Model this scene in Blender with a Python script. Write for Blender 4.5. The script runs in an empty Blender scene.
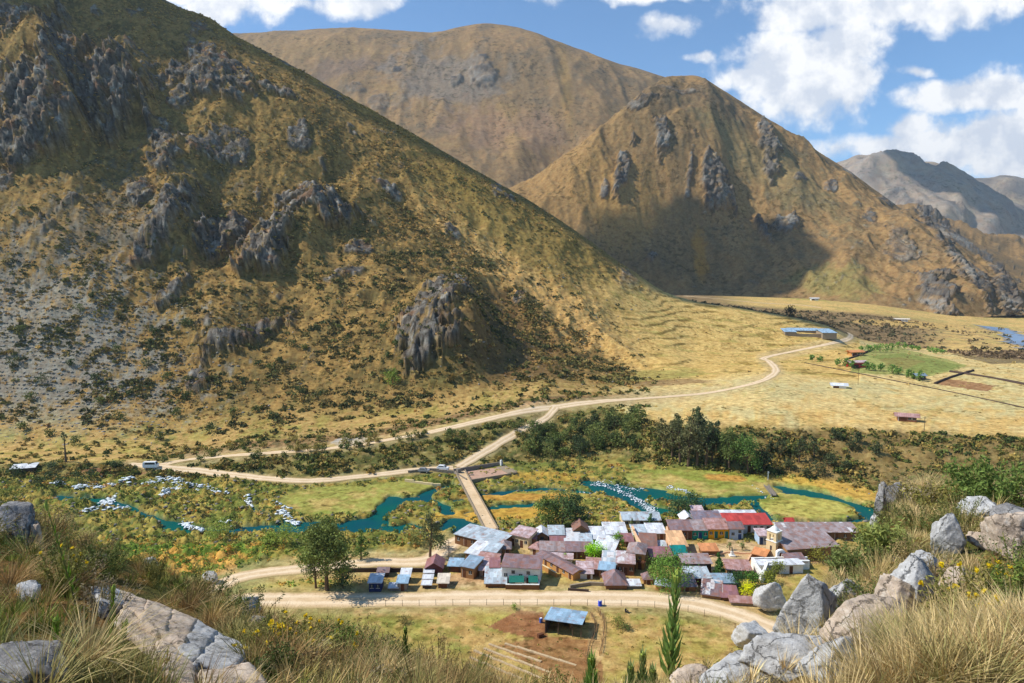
import bpy, math, random, bmesh
import numpy as np
from mathutils import Vector, Matrix, Euler
random.seed(7)
rng = np.random.default_rng(11)
scene = bpy.context.scene
C = scene.collection
R = math.radians
# ------------------------------------------------------------ camera
F = 700.0; H = 72.0; PITCH = math.atan(71.5/700)
cp, sp = math.cos(PITCH), math.sin(PITCH)
cam_d = bpy.data.cameras.new('camera'); cam = bpy.data.objects.new('camera', cam_d); C.objects.link(cam)
cam.location = (0, 0, H); cam.rotation_euler = (math.pi/2 - PITCH, 0, 0)
cam_d.sensor_width = 36; cam_d.lens = F/1024*36; cam_d.clip_start = 0.05; cam_d.clip_end = 30000
scene.camera = cam
# ------------------------------------------------------------ light
scene.view_settings.view_transform = 'Standard'; scene.view_settings.look = 'None'
scene.view_settings.exposure = 0.34; scene.view_settings.gamma = 1
SUN_EL = R(47); SUN_AZ = R(-88)          # azimuth from +Y (view direction), negative = left
sun_dir = Vector((math.sin(SUN_AZ)*math.cos(SUN_EL), math.cos(SUN_AZ)*math.cos(SUN_EL), math.sin(SUN_EL)))
sl = bpy.data.lights.new('sun', 'SUN'); sl.energy = 4.4; sl.angle = R(0.5); sl.color = (1.0, 0.965, 0.90)
so = bpy.data.objects.new('sun', sl); C.objects.link(so)
so.rotation_euler = (-sun_dir).to_track_quat('-Z', 'Y').to_euler(); so.location = (-50, 0, 200)

# ------------------------------------------------------------ node helper
class NT:
    def __init__(s, nt): s.nt = nt; s.nt.nodes.clear()
    def n(s, typ, **kw):
        nd = s.nt.nodes.new(typ)
        for k, v in kw.items():
            if k.startswith('i_'):
                key = k[2:]; key = int(key) if key.isdigit() else key.replace('_', ' ')
                s.put(nd.inputs[key], v)
            else: setattr(nd, k, v)
        return nd
    def put(s, inp, v):
        if isinstance(v, bpy.types.NodeSocket): s.nt.links.new(v, inp)
        elif isinstance(v, bpy.types.Node): s.nt.links.new(v.outputs[0], inp)
        else: inp.default_value = v
    def math(s, op, a, b=0.0, c=None, clamp=False):
        nd = s.nt.nodes.new('ShaderNodeMath'); nd.operation = op; nd.use_clamp = clamp
        s.put(nd.inputs[0], a); s.put(nd.inputs[1], b)
        if c is not None: s.put(nd.inputs[2], c)
        return nd.outputs[0]
    def mix(s, fac, a, b, blend='MIX'):
        nd = s.nt.nodes.new('ShaderNodeMix'); nd.data_type = 'RGBA'; nd.blend_type = blend
        s.put(nd.inputs[0], fac); s.put(nd.inputs[6], a); s.put(nd.inputs[7], b)
        return nd.outputs[2]
    def rng(s, v, a, b, c=0.0, d=1.0, smooth=False):
        nd = s.nt.nodes.new('ShaderNodeMapRange'); nd.clamp = True
        if smooth: nd.interpolation_type = 'SMOOTHSTEP'
        s.put(nd.inputs[0], v); nd.inputs[1].default_value = a; nd.inputs[2].default_value = b
        nd.inputs[3].default_value = c; nd.inputs[4].default_value = d
        return nd.outputs[0]
def srgb(r, g, b, k=1.0):
    f = lambda c: (c/255/12.92 if c/255 <= 0.04045 else ((c/255+0.055)/1.055)**2.4)*k
    return np.array((f(r), f(g), f(b)))
def c4(c): return (float(c[0]), float(c[1]), float(c[2]), 1.0)

# ------------------------------------------------------------ world: sky and clouds by direction
world = bpy.data.worlds.new('World'); scene.world = world; world.use_nodes = True
W = NT(world.node_tree)
sky = W.n('ShaderNodeTexSky', sky_type='NISHITA', sun_disc=False, sun_elevation=SUN_EL, sun_rotation=SUN_AZ,
          altitude=3600.0, air_density=1.15, dust_density=0.25, ozone_density=2.2)
tc = W.n('ShaderNodeTexCoord')
sep = W.n('ShaderNodeSeparateXYZ', i_0=tc.outputs['Generated'])
yy = W.math('MAXIMUM', sep.outputs['Y'], 0.05)
U = W.math('DIVIDE', sep.outputs['X'], yy); V = W.math('DIVIDE', sep.outputs['Z'], yy)
uv = W.n('ShaderNodeCombineXYZ', i_0=U, i_1=V, i_2=0.0)
warp = W.n('ShaderNodeTexNoise', i_Vector=uv, i_Scale=9.0, i_Detail=4.0, i_Roughness=0.55)
wv = W.n('ShaderNodeVectorMath', operation='MULTIPLY_ADD'); W.put(wv.inputs[0], warp.outputs['Color']); wv.inputs[1].default_value = (0.06, 0.035, 0); W.put(wv.inputs[2], uv)
cl = None
for (px, py, rx, ry, st) in [(880, 8, 140, 32, 1.1), (960, -2, 130, 26, 1.1), (810, 22, 70, 22, 1), (792, 82, 72, 46, 1.0), (740, 88, 30, 16, .8), (835, 50, 42, 26, .9),
        (955, 100, 76, 16, .85), (985, 92, 40, 18, .8), (935, 152, 110, 19, 1.0), (1010, 146, 90, 34, 1.1), (900, 130, 26, 14, .7), (1120, 120, 120, 40, 1),
        (358, 14, 44, 13, .85), (300, 12, 30, 9, .6), (234, 18, 40, 20, .75), (280, 8, 28, 26, .7), (198, 6, 24, 10, .75),
        (648, 6, 44, 10, .7), (662, 37, 26, 12, .65), (548, 8, 26, 10, .5), (692, 66, 14, 5, .5), (905, 78, 22, 6, .55)]:
    u0 = (px-512)/700.0; v0 = (270-py)/700.0
    m = W.n('ShaderNodeVectorMath', operation='SUBTRACT'); W.put(m.inputs[0], wv.outputs[0]); m.inputs[1].default_value = (u0+.03, v0+.0175, 0)
    m2 = W.n('ShaderNodeVectorMath', operation='MULTIPLY'); W.put(m2.inputs[0], m.outputs[0]); m2.inputs[1].default_value = (700/rx, 700/ry, 0)
    ln = W.n('ShaderNodeVectorMath', operation='LENGTH'); W.put(ln.inputs[0], m2.outputs[0])
    d = W.math('MULTIPLY', W.math('SUBTRACT', 1.25, ln.outputs['Value']), st)
    cl = d if cl is None else W.math('MAXIMUM', cl, d)
nz = W.n('ShaderNodeTexNoise', i_Vector=uv, i_Scale=20.0, i_Detail=9.0, i_Roughness=0.57)
nz2 = W.n('ShaderNodeTexNoise', i_Vector=uv, i_Scale=7.0, i_Detail=6.0, i_Roughness=0.6)
cd = W.math('ADD', cl, W.math('MULTIPLY', W.math('SUBTRACT', nz.outputs[0], 0.53), 1.6))
alpha = W.rng(cd, -0.02, 0.50, 0, 0.98, smooth=True)
# clouds have grey bases: the noise field sampled a little higher shades what is below it
off = W.n('ShaderNodeVectorMath', operation='ADD'); W.put(off.inputs[0], uv.outputs[0]); off.inputs[1].default_value = (-0.012, 0.016, 0)
nz3 = W.n('ShaderNodeTexNoise', i_Vector=off, i_Scale=22.0, i_Detail=6.0, i_Roughness=0.55)
shade = W.rng(W.math('SUBTRACT', nz3.outputs[0], W.math('MULTIPLY', nz.outputs[0], 0.75)), 0.02, 0.24, 0, 1)
ccol = W.mix(shade, (1.0, 1.0, 1.0, 1), (0.66, 0.71, 0.80, 1))
bg1 = W.n('ShaderNodeBackground', i_Color=W.mix(1.0, sky.outputs[0], (0.80, 1.06, 1.16, 1), 'MULTIPLY'), i_Strength=0.125)
bg2 = W.n('ShaderNodeBackground', i_Color=ccol, i_Strength=0.92)
ms = W.n('ShaderNodeMixShader', i_0=alpha, i_1=bg1.outputs[0], i_2=bg2.outputs[0])
W.n('ShaderNodeOutputWorld', i_0=ms.outputs[0])

# ------------------------------------------------------------ projection helpers
def ray(px, py):
    u = (np.asarray(px, float)-512)/F; v = (341.5-np.asarray(py, float))/F
    return u, cp + v*sp, -sp + v*cp
def P(px, py, Y):
    dx, dy, dz = ray(px, py); return dx/dy*Y, Y+0*dx, H + dz/dy*Y
def Yz(px, py, z):
    dx, dy, dz = ray(px, py); return (z-H)*dy/dz
def proj(X, Y, Z):
    zc = Z-H; fwd = Y*cp - zc*sp; up = Y*sp + zc*cp
    fwd = np.maximum(fwd, 0.05)
    return 512 + F*X/fwd, 341.5 - F*up/fwd
def sstep(x, a, b):
    t = np.clip((x-a)/(b-a), 0, 1); return t*t*(3-2*t)
# ------------------------------------------------------------ noise (numpy)
_perm = rng.permutation(4096).astype(np.int64)
_g = rng.random((4096, 2))*2*np.pi; _gx = np.cos(_g[:, 0]); _gy = np.sin(_g[:, 0])
def _h(ix, iy): return _perm[(_perm[ix & 4095] + iy) & 4095]
def perlin(x, y):
    ix = np.floor(x).astype(np.int64); iy = np.floor(y).astype(np.int64); fx = x-ix; fy = y-iy
    u = fx*fx*fx*(fx*(fx*6-15)+10); v = fy*fy*fy*(fy*(fy*6-15)+10)
    def g(i, j, dx, dy):
        h = _h(i, j); return _gx[h]*dx + _gy[h]*dy
    a = g(ix, iy, fx, fy); b = g(ix+1, iy, fx-1, fy); c = g(ix, iy+1, fx, fy-1); d = g(ix+1, iy+1, fx-1, fy-1)
    return ((a+(b-a)*u) + ((c+(d-c)*u)-(a+(b-a)*u))*v)*1.5
def fbm(x, y, sc, octv=5, rough=0.5):
    s = 0; a = 1; t = 0; x = np.asarray(x)/sc; y = np.asarray(y)/sc
    for i in range(octv):
        s = s + a*perlin(x+17.3*i, y-9.1*i); t += a; a *= rough; x = x*2.03; y = y*2.03
    return s/t*1.6
def ridged(x, y, sc, octv=5, rough=0.5):
    s = 0; a = 1; t = 0; x = np.asarray(x)/sc; y = np.asarray(y)/sc
    for i in range(octv):
        n = 1-np.abs(perlin(x+31.7*i, y+5.9*i))*1.6; s = s + a*n*np.abs(n); t += a; a *= rough; x = x*2.07; y = y*2.07
    return s/t
def pch(xk, yk, x):
    """monotone cubic through knots, clamped ends"""
    xk = np.asarray(xk, float); yk = np.asarray(yk, float); x = np.clip(x, xk[0], xk[-1])
    h = np.diff(xk); d = np.diff(yk)/h; m = np.zeros_like(yk)
    m[0] = d[0]; m[-1] = d[-1]
    for i in range(1, len(xk)-1):
        m[i] = 0 if d[i-1]*d[i] <= 0 else 2*d[i-1]*d[i]/(d[i-1]+d[i])
    i = np.clip(np.searchsorted(xk, x)-1, 0, len(h)-1); t = (x-xk[i])/h[i]
    return yk[i]*(1+2*t)*(1-t)**2 + m[i]*h[i]*t*(1-t)**2 + yk[i+1]*t*t*(3-2*t) + m[i+1]*h[i]*t*t*(t-1)
def loft(curves, segs, cols):
    """curves: lists of (px, py, D) or (px, py, 'z', z).  Returns X,Y,Z grids (rows, cols) and the row parameter."""
    K = []
    for c in curves:
        px = [a[0] for a in c]; py = [a[1] for a in c]
        if len(c[0]) == 4: D = [float(Yz(a[0], a[1], a[3])) for a in c]
        else: D = [a[2] for a in c]
        yy_ = pch(px, py, cols); DD = np.exp(pch(px, np.log(D), cols))
        x, y, z = P(cols, yy_, DD); K.append((x, y, z))
    K = np.array(K)                                   # n,3,cols
    n = len(K); d = np.diff(K, axis=0); m = np.zeros_like(K); m[0] = d[0]; m[-1] = d[-1]
    hh = np.maximum(np.hypot(d[:, 1], d[:, 2]), 1e-3)  # segment length per column
    t = []
    out = []
    sl_ = d/hh[:, None, :]
    for i in range(1, n-1):
        a, b = sl_[i-1], sl_[i]; w1 = 2*hh[i]+hh[i-1]; w2 = hh[i]+2*hh[i-1]
        with np.errstate(divide='ignore', invalid='ignore'):
            mm = (w1+w2)/(w1/a + w2/b)
        m[i] = np.where(a*b > 0, mm, 0)
    m[0] = sl_[0]; m[-1] = sl_[-1]
    rows = []
    for i in range(n-1):
        for k in range(segs[i] + (1 if i == n-2 else 0)):
            s = k/segs[i]; h = hh[i][None, :]
            out.append(K[i]*(1+2*s)*(1-s)**2 + m[i]*h*s*(1-s)**2 + K[i+1]*s*s*(3-2*s) + m[i+1]*h*s*s*(s-1))
            rows.append(i+s)
    G = np.array(out)
    return G[:, 0], G[:, 1], G[:, 2], np.array(rows)
def grid_mesh(name, X, Y, Z, mat, col=None, attrs=None, kind='structure', smooth=True):
    r, c = X.shape; nv = r*c
    me = bpy.data.meshes.new(name)
    co = np.stack([X, Y, Z], -1).reshape(-1, 3).astype(np.float32)
    idx = np.arange(nv).reshape(r, c)
    q = np.stack([idx[:-1, :-1], idx[:-1, 1:], idx[1:, 1:], idx[1:, :-1]], -1).reshape(-1, 4).astype(np.int32)
    raw_mesh(me, co, q)
    if col is not None: set_col(me, col.reshape(-1, 3))
    for k, v in (attrs or {}).items():
        a = me.attributes.new(k, 'FLOAT', 'POINT'); a.data.foreach_set('value', v.reshape(-1).astype(np.float32))
    if smooth: me.polygons.foreach_set('use_smooth', np.ones(len(q), bool))
    me.materials.append(mat)
    o = bpy.data.objects.new(name, me); C.objects.link(o)
    if kind: o['kind'] = kind
    return o
def raw_mesh(me, co, faces):
    k = faces.shape[1]
    me.vertices.add(len(co)); me.vertices.foreach_set('co', np.ascontiguousarray(co, np.float32).ravel())
    me.loops.add(faces.size); me.loops.foreach_set('vertex_index', np.ascontiguousarray(faces, np.int32).ravel())
    me.polygons.add(len(faces)); me.polygons.foreach_set('loop_start', np.arange(0, faces.size, k, dtype=np.int32))
    me.polygons.foreach_set('loop_total', np.full(len(faces), k, np.int32))
    me.update(); me.validate()
def set_col(me, col, name='Col'):
    a = me.color_attributes.new(name, 'FLOAT_COLOR', 'POINT')
    a.data.foreach_set('color', np.concatenate([col, np.ones((len(col), 1))], 1).astype(np.float32).ravel())

# ------------------------------------------------------------ materials
def mat_new(name):
    m = bpy.data.materials.new(name); m.use_nodes = True; return m, NT(m.node_tree)
def finish(nt, color, rough=0.9, bump=None, spec=0.2, **kw):
    b = nt.n('ShaderNodeBsdfPrincipled'); nt.put(b.inputs['Base Color'], color); nt.put(b.inputs['Roughness'], rough)
    b.inputs['Specular IOR Level'].default_value = spec
    for k, v in kw.items(): nt.put(b.inputs[k.replace('_', ' ')], v)
    if bump is not None: nt.put(b.inputs['Normal'], bump)
    nt.n('ShaderNodeOutputMaterial', i_0=b.outputs[0]); return b
def mat_terrain(name, scale, bump_d, contrast=0.45, rough=1.0, speck=.5):
    m, t = mat_new(name)
    a = t.n('ShaderNodeAttribute', attribute_name='Col'); rk = t.n('ShaderNodeAttribute', attribute_name='rock')
    g = t.n('ShaderNodeTexCoord')
    n1 = t.n('ShaderNodeTexNoise', i_Vector=g.outputs['Object'], i_Scale=1/scale, i_Detail=8.0, i_Roughness=0.7)
    n2 = t.n('ShaderNodeTexNoise', i_Vector=g.outputs['Object'], i_Scale=6/scale, i_Detail=5.0, i_Roughness=0.7)
    f = t.math('MULTIPLY', t.rng(n1.outputs[0], 0.3, 0.7, 1-contrast, 1+contrast), t.rng(n2.outputs[0], 0.3, 0.7, 1-contrast*.7, 1+contrast*.7))
    vm = t.n('ShaderNodeVectorMath', operation='SCALE'); t.put(vm.inputs[0], a.outputs['Color']); t.put(vm.inputs['Scale'], f)
    hue = t.mix(t.rng(n1.outputs[0], 0.35, 0.65), (1.06, 0.97, 0.9, 1), (0.94, 1.03, 1.06, 1))
    col = t.mix(1.0, vm.outputs[0], hue, 'MULTIPLY')
    n3 = t.n('ShaderNodeTexNoise', i_Vector=g.outputs['Object'], i_Scale=speck, i_Detail=3.0, i_Roughness=0.6); n4 = t.n('ShaderNodeTexNoise', i_Vector=g.outputs['Object'], i_Scale=speck*.12, i_Detail=4.0)
    sp_ = t.math('MULTIPLY', t.rng(n3.outputs[0], .52, .62, 0, .8), t.rng(n4.outputs[0], .38, .6, .15, 1)); col = t.mix(sp_, col, t.mix(1.0, col, (.34, .36, .26, 1), 'MULTIPLY'))
    col = t.mix(t.math('MULTIPLY', t.rng(n3.outputs[0], .44, .32, 0, .4), t.rng(n4.outputs[0], .6, .4, .1, 1)), col, t.mix(1.0, col, (1.5, 1.4, 1.2, 1), 'MULTIPLY'))
    mp = t.n('ShaderNodeMapping', i_Vector=g.outputs['Object']); mp.inputs['Scale'].default_value = (1, 1, 0.35); mp.inputs['Rotation'].default_value = (0.3, 0.5, 0)
    vo = t.n('ShaderNodeTexNoise', i_Vector=mp.outputs[0], i_Scale=2.5/scale, i_Detail=9.0, i_Roughness=0.75)
    hgt = t.math('ADD', t.math('MULTIPLY', n2.outputs[0], 0.6), t.math('MULTIPLY', vo.outputs[0], t.math('MULTIPLY', rk.outputs['Fac'], 3.5)))
    b = t.n('ShaderNodeBump', i_Height=hgt, i_Distance=bump_d, i_Strength=0.8)
    finish(t, col, rough, b.outputs[0], 0.1)
    return m
# ============================================================ TERRAIN
def segdist(px, py, pts, sy=1.0):
    """distance (px) and signed side to a polyline in the picture plane, used only to lay out zones on the ground"""
    best = np.full(px.shape, 1e9); side = np.zeros(px.shape); tt = np.zeros(px.shape); n = len(pts)-1
    for i in range(n):
        ax, ay = pts[i][0], pts[i][1]*sy; bx, by = pts[i+1][0], pts[i+1][1]*sy
        vx, vy = bx-ax, by-ay; L = vx*vx+vy*vy+1e-9
        t = np.clip(((px-ax)*vx+(py*sy-ay)*vy)/L, 0, 1); dx = px-ax-t*vx; dy = py*sy-ay-t*vy
        d = np.hypot(dx, dy); k = d < best
        best = np.where(k, d, best); side = np.where(k, np.sign(vx*dy-vy*dx), side); tt = np.where(k, (i+t)/n, tt)
    return best, side, tt
def ell(px, py, e, wob=0):
    x0, y0, rx, ry, rot = e[:5]; a = R(rot); dx = px-x0; dy = py-y0
    u = dx*math.cos(a)+dy*math.sin(a); v = -dx*math.sin(a)+dy*math.cos(a)
    return 1-np.hypot(u/rx, v/ry)+wob
cols = np.concatenate([np.arange(-300, -30, 7), np.arange(-30, 1054, 1.45), np.arange(1054, 1330, 7)])
G_CURVES = [
 [(-300, 900, 1.0), (1330, 900, 1.0)],
 [(-300, 650, 4.0), (0, 668, 4.0), (150, 700, 4.0), (300, 715, 4.0), (500, 745, 4), (650, 735, 4), (800, 700, 4.0), (1024, 655, 4.0), (1330, 640, 4)],
 [(-300, 480, 15), (0, 517, 13), (60, 532, 13), (120, 560, 12), (200, 595, 11), (270, 630, 10), (340, 652, 9.5), (420, 678, 8.5), (500, 700, 8), (600, 706, 7.5), (690, 698, 8), (750, 672, 9), (800, 630, 11), (850, 574, 14), (880, 520, 17), (905, 492, 19), (960, 492, 19), (1024, 490, 17), (1330, 470, 16)],
 [(-300, 560, 32), (0, 590, 28), (200, 670, 24), (500, 760, 20), (750, 740, 22), (900, 600, 36), (1024, 600, 34), (1330, 580, 34)],
 [(-300, 745, 100), (1330, 745, 100)],
 [(-300, 690, 'z', 1.0), (1330, 690, 'z', 1.0)],
 [(-300, 640, 'z', 0), (1330, 640, 'z', 0)],
 [(-300, 540, 'z', 0), (200, 545, 'z', 0), (500, 530, 'z', 0), (650, 512, 'z', 0), (760, 516, 'z', 0), (1330, 520, 'z', 0)],
 [(-300, 520, 'z', -.6), (200, 520, 'z', -.6), (500, 518, 'z', -.6), (650, 506, 'z', -.6), (1330, 510, 'z', -.6)],
 [(-300, 484, 'z', -.3), (300, 488, 'z', -.3), (500, 486, 'z', -.3), (640, 478, 'z', -.3), (760, 485, 'z', -.3), (860, 504, 'z', -.3), (1330, 508, 'z', -.3)],
 [(-300, 477, 'z', .6), (0, 478, 'z', .6), (150, 477, 'z', .6), (300, 481, 'z', .8), (430, 474, 'z', 1.), (520, 466, 'z', 1.), (600, 462, 'z', .8), (700, 470, 'z', .6), (800, 478, 'z', .6), (880, 492, 'z', .6), (1024, 500, 'z', .6), (1330, 500, 'z', .6)],
 [(-300, 464, 'z', 3.), (0, 463, 'z', 3), (165, 464, 'z', 3.), (250, 456, 'z', 4.5), (340, 448, 'z', 6.), (420, 434, 'z', 8), (500, 417, 'z', 10), (560, 407, 'z', 11), (610, 408, 'z', 11), (640, 420, 'z', 11), (700, 425, 'z', 12), (800, 430, 'z', 12), (900, 432, 'z', 12), (1024, 440, 'z', 12), (1330, 445, 'z', 12)],
 [(-300, 452, 275.), (0, 452, 275), (165, 452, 276), (250, 443, 276), (340, 435, 281), (420, 421, 292), (500, 404, 309), (560, 395, 318), (610, 394, 330), (660, 389, 348), (700, 386, 356), (770, 378, 365), (850, 388, 344), (1024, 400, 318), (1330, 400, 318)],
 [(-300, 150, 455), (0, 185, 458), (165, 235, 462), (250, 262, 465), (340, 285, 465), (420, 305, 460), (500, 325, 450), (560, 337, 450), (610, 345, 450), (660, 352, 455), (700, 353, 470), (770, 353, 480), (850, 357, 450), (1024, 370, 406), (1330, 370, 406)],
 [(-300, -190, 700), (0, -82, 740), (60, -48, 745), (110, -22, 750), (152, -1, 750), (180, 14, 745), (205, 23, 740), (235, 41, 725), (280, 63, 712), (340, 96, 697), (400, 128, 680), (470, 167, 655), (530, 202, 640), (580, 235, 628), (630, 270, 615), (665, 292, 605), (700, 302, 598), (740, 309, 592), (784, 316, 590), (825, 325, 596), (850, 336, 600), (880, 344, 590), (940, 350, 560), (1024, 352, 530), (1330, 352, 530)],
 [(-300, 0, 860), (0, 20, 860), (150, 60, 860), (300, 110, 830), (470, 200, 780), (580, 260, 740), (665, 305, 715), (700, 311, 700), (784, 319, 700), (850, 324, 710), (900, 331, 700), (960, 336, 690), (1024, 340, 680), (1330, 340, 680)],
 [(-300, 297, 900), (690, 297, 900), (784, 303, 900), (850, 306, 900), (960, 318, 900), (1024, 322, 900), (1330, 322, 900)],
 [(-300, 292, 1250), (784, 295, 1250), (960, 302, 1250), (1330, 302, 1250)],
 [(-300, 275, 9000), (1330, 275, 9000)]]
G_SEGS = [26, 60, 12, 8, 6, 26, 90, 16, 40, 12, 34, 12, 75, 240, 26, 40, 10, 8]
X, Y, Z, rowp = loft(G_CURVES, G_SEGS, cols)
RP = np.repeat(rowp[:, None], X.shape[1], 1)
px, py = proj(X, Y, Z)
# ---- zones
mtn_left = sstep(RP, 12.0, 12.3)*sstep(-(px-730)/80, 0, 1)*(RP < 16)       # slope of the left mountain
mtn_left = mtn_left*(1-sstep(px-560+(py-300)*-0.55, 0, 90)*sstep(py, 262, 300))
crestd = np.clip((14-RP), 0, 2)
# spurs
def spur(pts, amp, wl, wr, px, py, fade=0.15):
    d, s, t = segdist(px, py, pts); w = np.where(s > 0, wl, wr)
    return amp*np.exp(-(d/w)**2)*sstep(t, -0.02, fade)*sstep(1-t, -0.02, fade)
big = fbm(X, Y, 170, 4)
amp = mtn_left*sstep(RP, 12, 12.8)
dz = amp*(big*9 + (ridged(X*1.0, Y*.6+X*.25, 60, 5, .55)-.45)*9*sstep(RP, 12.1, 12.8) + fbm(X, Y, 10, 4, .6)*1.2)
keep = 1-0.75*sstep(RP, 13.6, 13.95)*(RP < 14.5)          # keep the skyline
dz *= keep
sp_h = spur([(330, 190), (385, 275), (440, 335), (480, 400)], 20, 110, 52, px, py) \
     + spur([(180, 60), (250, 110), (300, 140), (330, 190)], 12, 70, 30, px, py) \
     + spur([(30, 30), (48, 75), (62, 110), (85, 165)], 30, 50, 13, px, py) \
     + spur([(120, 40), (140, 90), (150, 130)], 14, 40, 12, px, py) + spur([(440, 300), (470, 335), (474, 392)], 14, 60, 12, px, py) + spur([(300, 205), (320, 245), (300, 285)], 9, 40, 12, px, py) + spur([(190, 190), (205, 230), (180, 262)], 9, 40, 12, px, py) \
     + spur([(200, 150), (180, 210), (150, 265)], 10, 40, 20, px, py) \
     + spur([(330, 200), (300, 230), (240, 300), (195, 375)], 9, 40, 30, px, py)
dz += sp_h*sstep(RP, 12.05, 12.5)*mtn_left
# rock outcrops: (x, y, rx, ry, rot, amp)
ROCKS_L = [(20, 128, 50, 38, -10, 14), (48, 150, 40, 22, -30, 10), (66, 60, 22, 60, -18, 12), (105, 95, 34, 48, -25, 14), (20, 25, 40, 28, 0, 8), (120, 110, 22, 20, 0, 6), (215, 85, 46, 26, 30, 7), (280, 108, 26, 8, 30, 6), (265, 30, 0.1, 0.1, 0, 0),
  (168, 165, 18, 24, 15, 8), (139, 205, 13, 14, 0, 6), (165, 238, 42, 13, -42, 9), (224, 240, 38, 16, -25, 9), (172, 298, 28, 9, -45, 7), (266, 268, 30, 26, 0, 13), (322, 243, 46, 15, 5, 10), (294, 216, 24, 15, 0, 7),
  (248, 345, 48, 11, -18, 6), (195, 384, 12, 9, 0, 5), (450, 338, 30, 12, -28, 9), (424, 374, 34, 16, -12, 8), (436, 358, 36, 22, -22, 8), (210, 355, 20, 8, -20, 4), (298, 155, 12, 12, 0, 5), (305, 168, 9, 5, 0, 3), (205, 60, 22, 12, 20, 5), (180, 110, 16, 12, 20, 5), (240, 165, 16, 12, 0, 4),
  (452, 240, 12, 8, 20, 3), (500, 195, 16, 8, 25, 3), (628, 283, 16, 10, 30, 5), (655, 296, 12, 8, 20, 4), (590, 225, 10, 5, 30, 2), (520, 300, 10, 5, 0, 2), (390, 205, 14, 6, 10, 3), (205, 160, 20, 16, 0, 4), (160, 140, 16, 12, -30, 4), (360, 275, 14, 8, 10, 3), (355, 443, 16, 5, -5, 3), (350, 300, 22, 5, -10, 3)]
wob = fbm(X, Y, 26, 6, .7)*0.75+fbm(X+Z,Y-Z,7,3)*.25; rk = np.zeros_like(X); lift = np.zeros_like(X)
rdg = ridged(X*1.1+Z*.5, Y*.7+Z*.3, 34, 6, .6)
sa_ = (X*.95+Z*.35+fbm(X, Y+Z, 24, 5, .6)*16)/13; sb_ = (X*.5-Z*.9+fbm(X+Z, Y, 18, 4, .6)*12)/17; rdg = .50*rdg+.30*(sa_-np.floor(sa_))+.22*(sb_-np.floor(sb_))+.25*fbm(X*1.5+Z, Y-Z*1.3, 5, 4, .6)
for e in ROCKS_L:
    s = ell(px, py, e, wob); mk = sstep(s, 0.0, 0.30)*mtn_left
    rk = np.maximum(rk, mk); lift = np.maximum(lift, mk*e[5]*(0.30+.95*np.clip(rdg, 0, 1.2))*1.05)
small_rock = sstep(fbm(X+300, Y, 30, 5, .65)+0.25*sstep(260-py, 0, 200)-0.15*sstep(py, 300, 440), 0.52, 0.62)*mtn_left*sstep(RP, 12.3, 12.6)*(1-sstep(px, 340, 460))
rk = np.maximum(rk, small_rock*.85); lift = np.maximum(lift, small_rock*3.5*rdg)
Z += dz + lift*0.6*keep; Y -= lift*0.62*keep
# ---- valley floor relief
px, py = proj(X, Y, Z)
flood = (RP > 6.7)*(RP < 9.9)*1.0
wobp = fbm(X, Y, 9, 4, .6)
ROADS = dict(
 near=[(-300, 640), (100, 612), (200, 603), (262, 600), (330, 600), (420, 599), (500, 598), (600, 598), (660, 600), (705, 606), (745, 618), (800, 640)],
 upper=[(160, 466), (185, 460), (240, 455), (300, 451), (342, 447), (400, 438), (440, 430), (480, 421), (520, 412), (556, 407), (600, 401.5), (650, 398), (700, 394), (735, 388), (764, 380), (776, 371), (770, 362), (764, 358), (790, 352), (820, 346), (846, 340), (851, 335), (846, 332)],
 lower=[(130, 464), (165, 468), (200, 471), (240, 476), (300, 481), (350, 478), (400, 472), (432, 469), (456, 468)],
 ramp=[(456, 468), (470, 461), (500, 443), (520, 431), (545, 419), (556, 407)],
 village=[(-300, 640), (150, 600), (235, 578), (280, 571), (330, 566), (380, 562), (420, 562), (436, 556), (452, 544), (462, 538)],
 far=[(684, 296), (720, 299), (760, 303), (800, 305), (822, 308)])
road_px = {k: v for k, v in ROADS.items()}
rm = np.zeros_like(X)
for k, v in ROADS.items():
    w = dict(near=16, upper=6, lower=5, ramp=6, village=13, far=3)[k]
    d, _, _ = segdist(px, py, v, 1.6); rm = np.maximum(rm, sstep(-d, -w*1.9, -w*1.0)*(RP > 5.2))
CH = [ ([(60, 497), (110, 500), (160, 520), (190, 527), (225, 530), (262, 527), (300, 524), (340, 525), (372, 524), (384, 514), (388, 504), (395, 499)], 11),
  ([(340, 529), (380, 527), (400, 528)], 9), ([(262, 529), (300, 530)], 6), ([(352, 523), (378, 520)], 12),
  ([(396, 529), (412, 524), (424, 527)], 5), ([(442, 526), (455, 520), (462, 530), (470, 524)], 10), ([(450, 512), (446, 506), (432, 500), (424, 494), (436, 488), (452, 484)], 6),
  ([(424, 497), (400, 499)], 5), ([(456, 500), (480, 494), (520, 489), (560, 488), (590, 492)], 5), ([(468, 513), (500, 506), (540, 503), (570, 501)], 5),
  ([(588, 482), (610, 486), (640, 492), (664, 496), (700, 500), (730, 500), (752, 496), (768, 489), (782, 488), (800, 490), (830, 497), (858, 507), (872, 516)], 12),
  ([(600, 487), (628, 496), (640, 504), (655, 510)], 12), ([(650, 508), (690, 512), (740, 517), (800, 522), (850, 521), (870, 515)], 8), ([(640, 488), (668, 488), (700, 488)], 3), ([(752, 500), (760, 510), (776, 519)], 6),
  ([(100, 482), (130, 486), (150, 482), (170, 485), (180, 490)], 4), ([(88, 515), (100, 505), (108, 500)], 5), ([(190, 488), (215, 492), (245, 500), (255, 510), (280, 515), (290, 524)], 4), ([(175, 492), (160, 500), (140, 512), (130, 524)], 4), ([(190, 530), (180, 524), (165, 528)], 9)]
wat = np.full(X.shape, -1e9)
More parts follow.
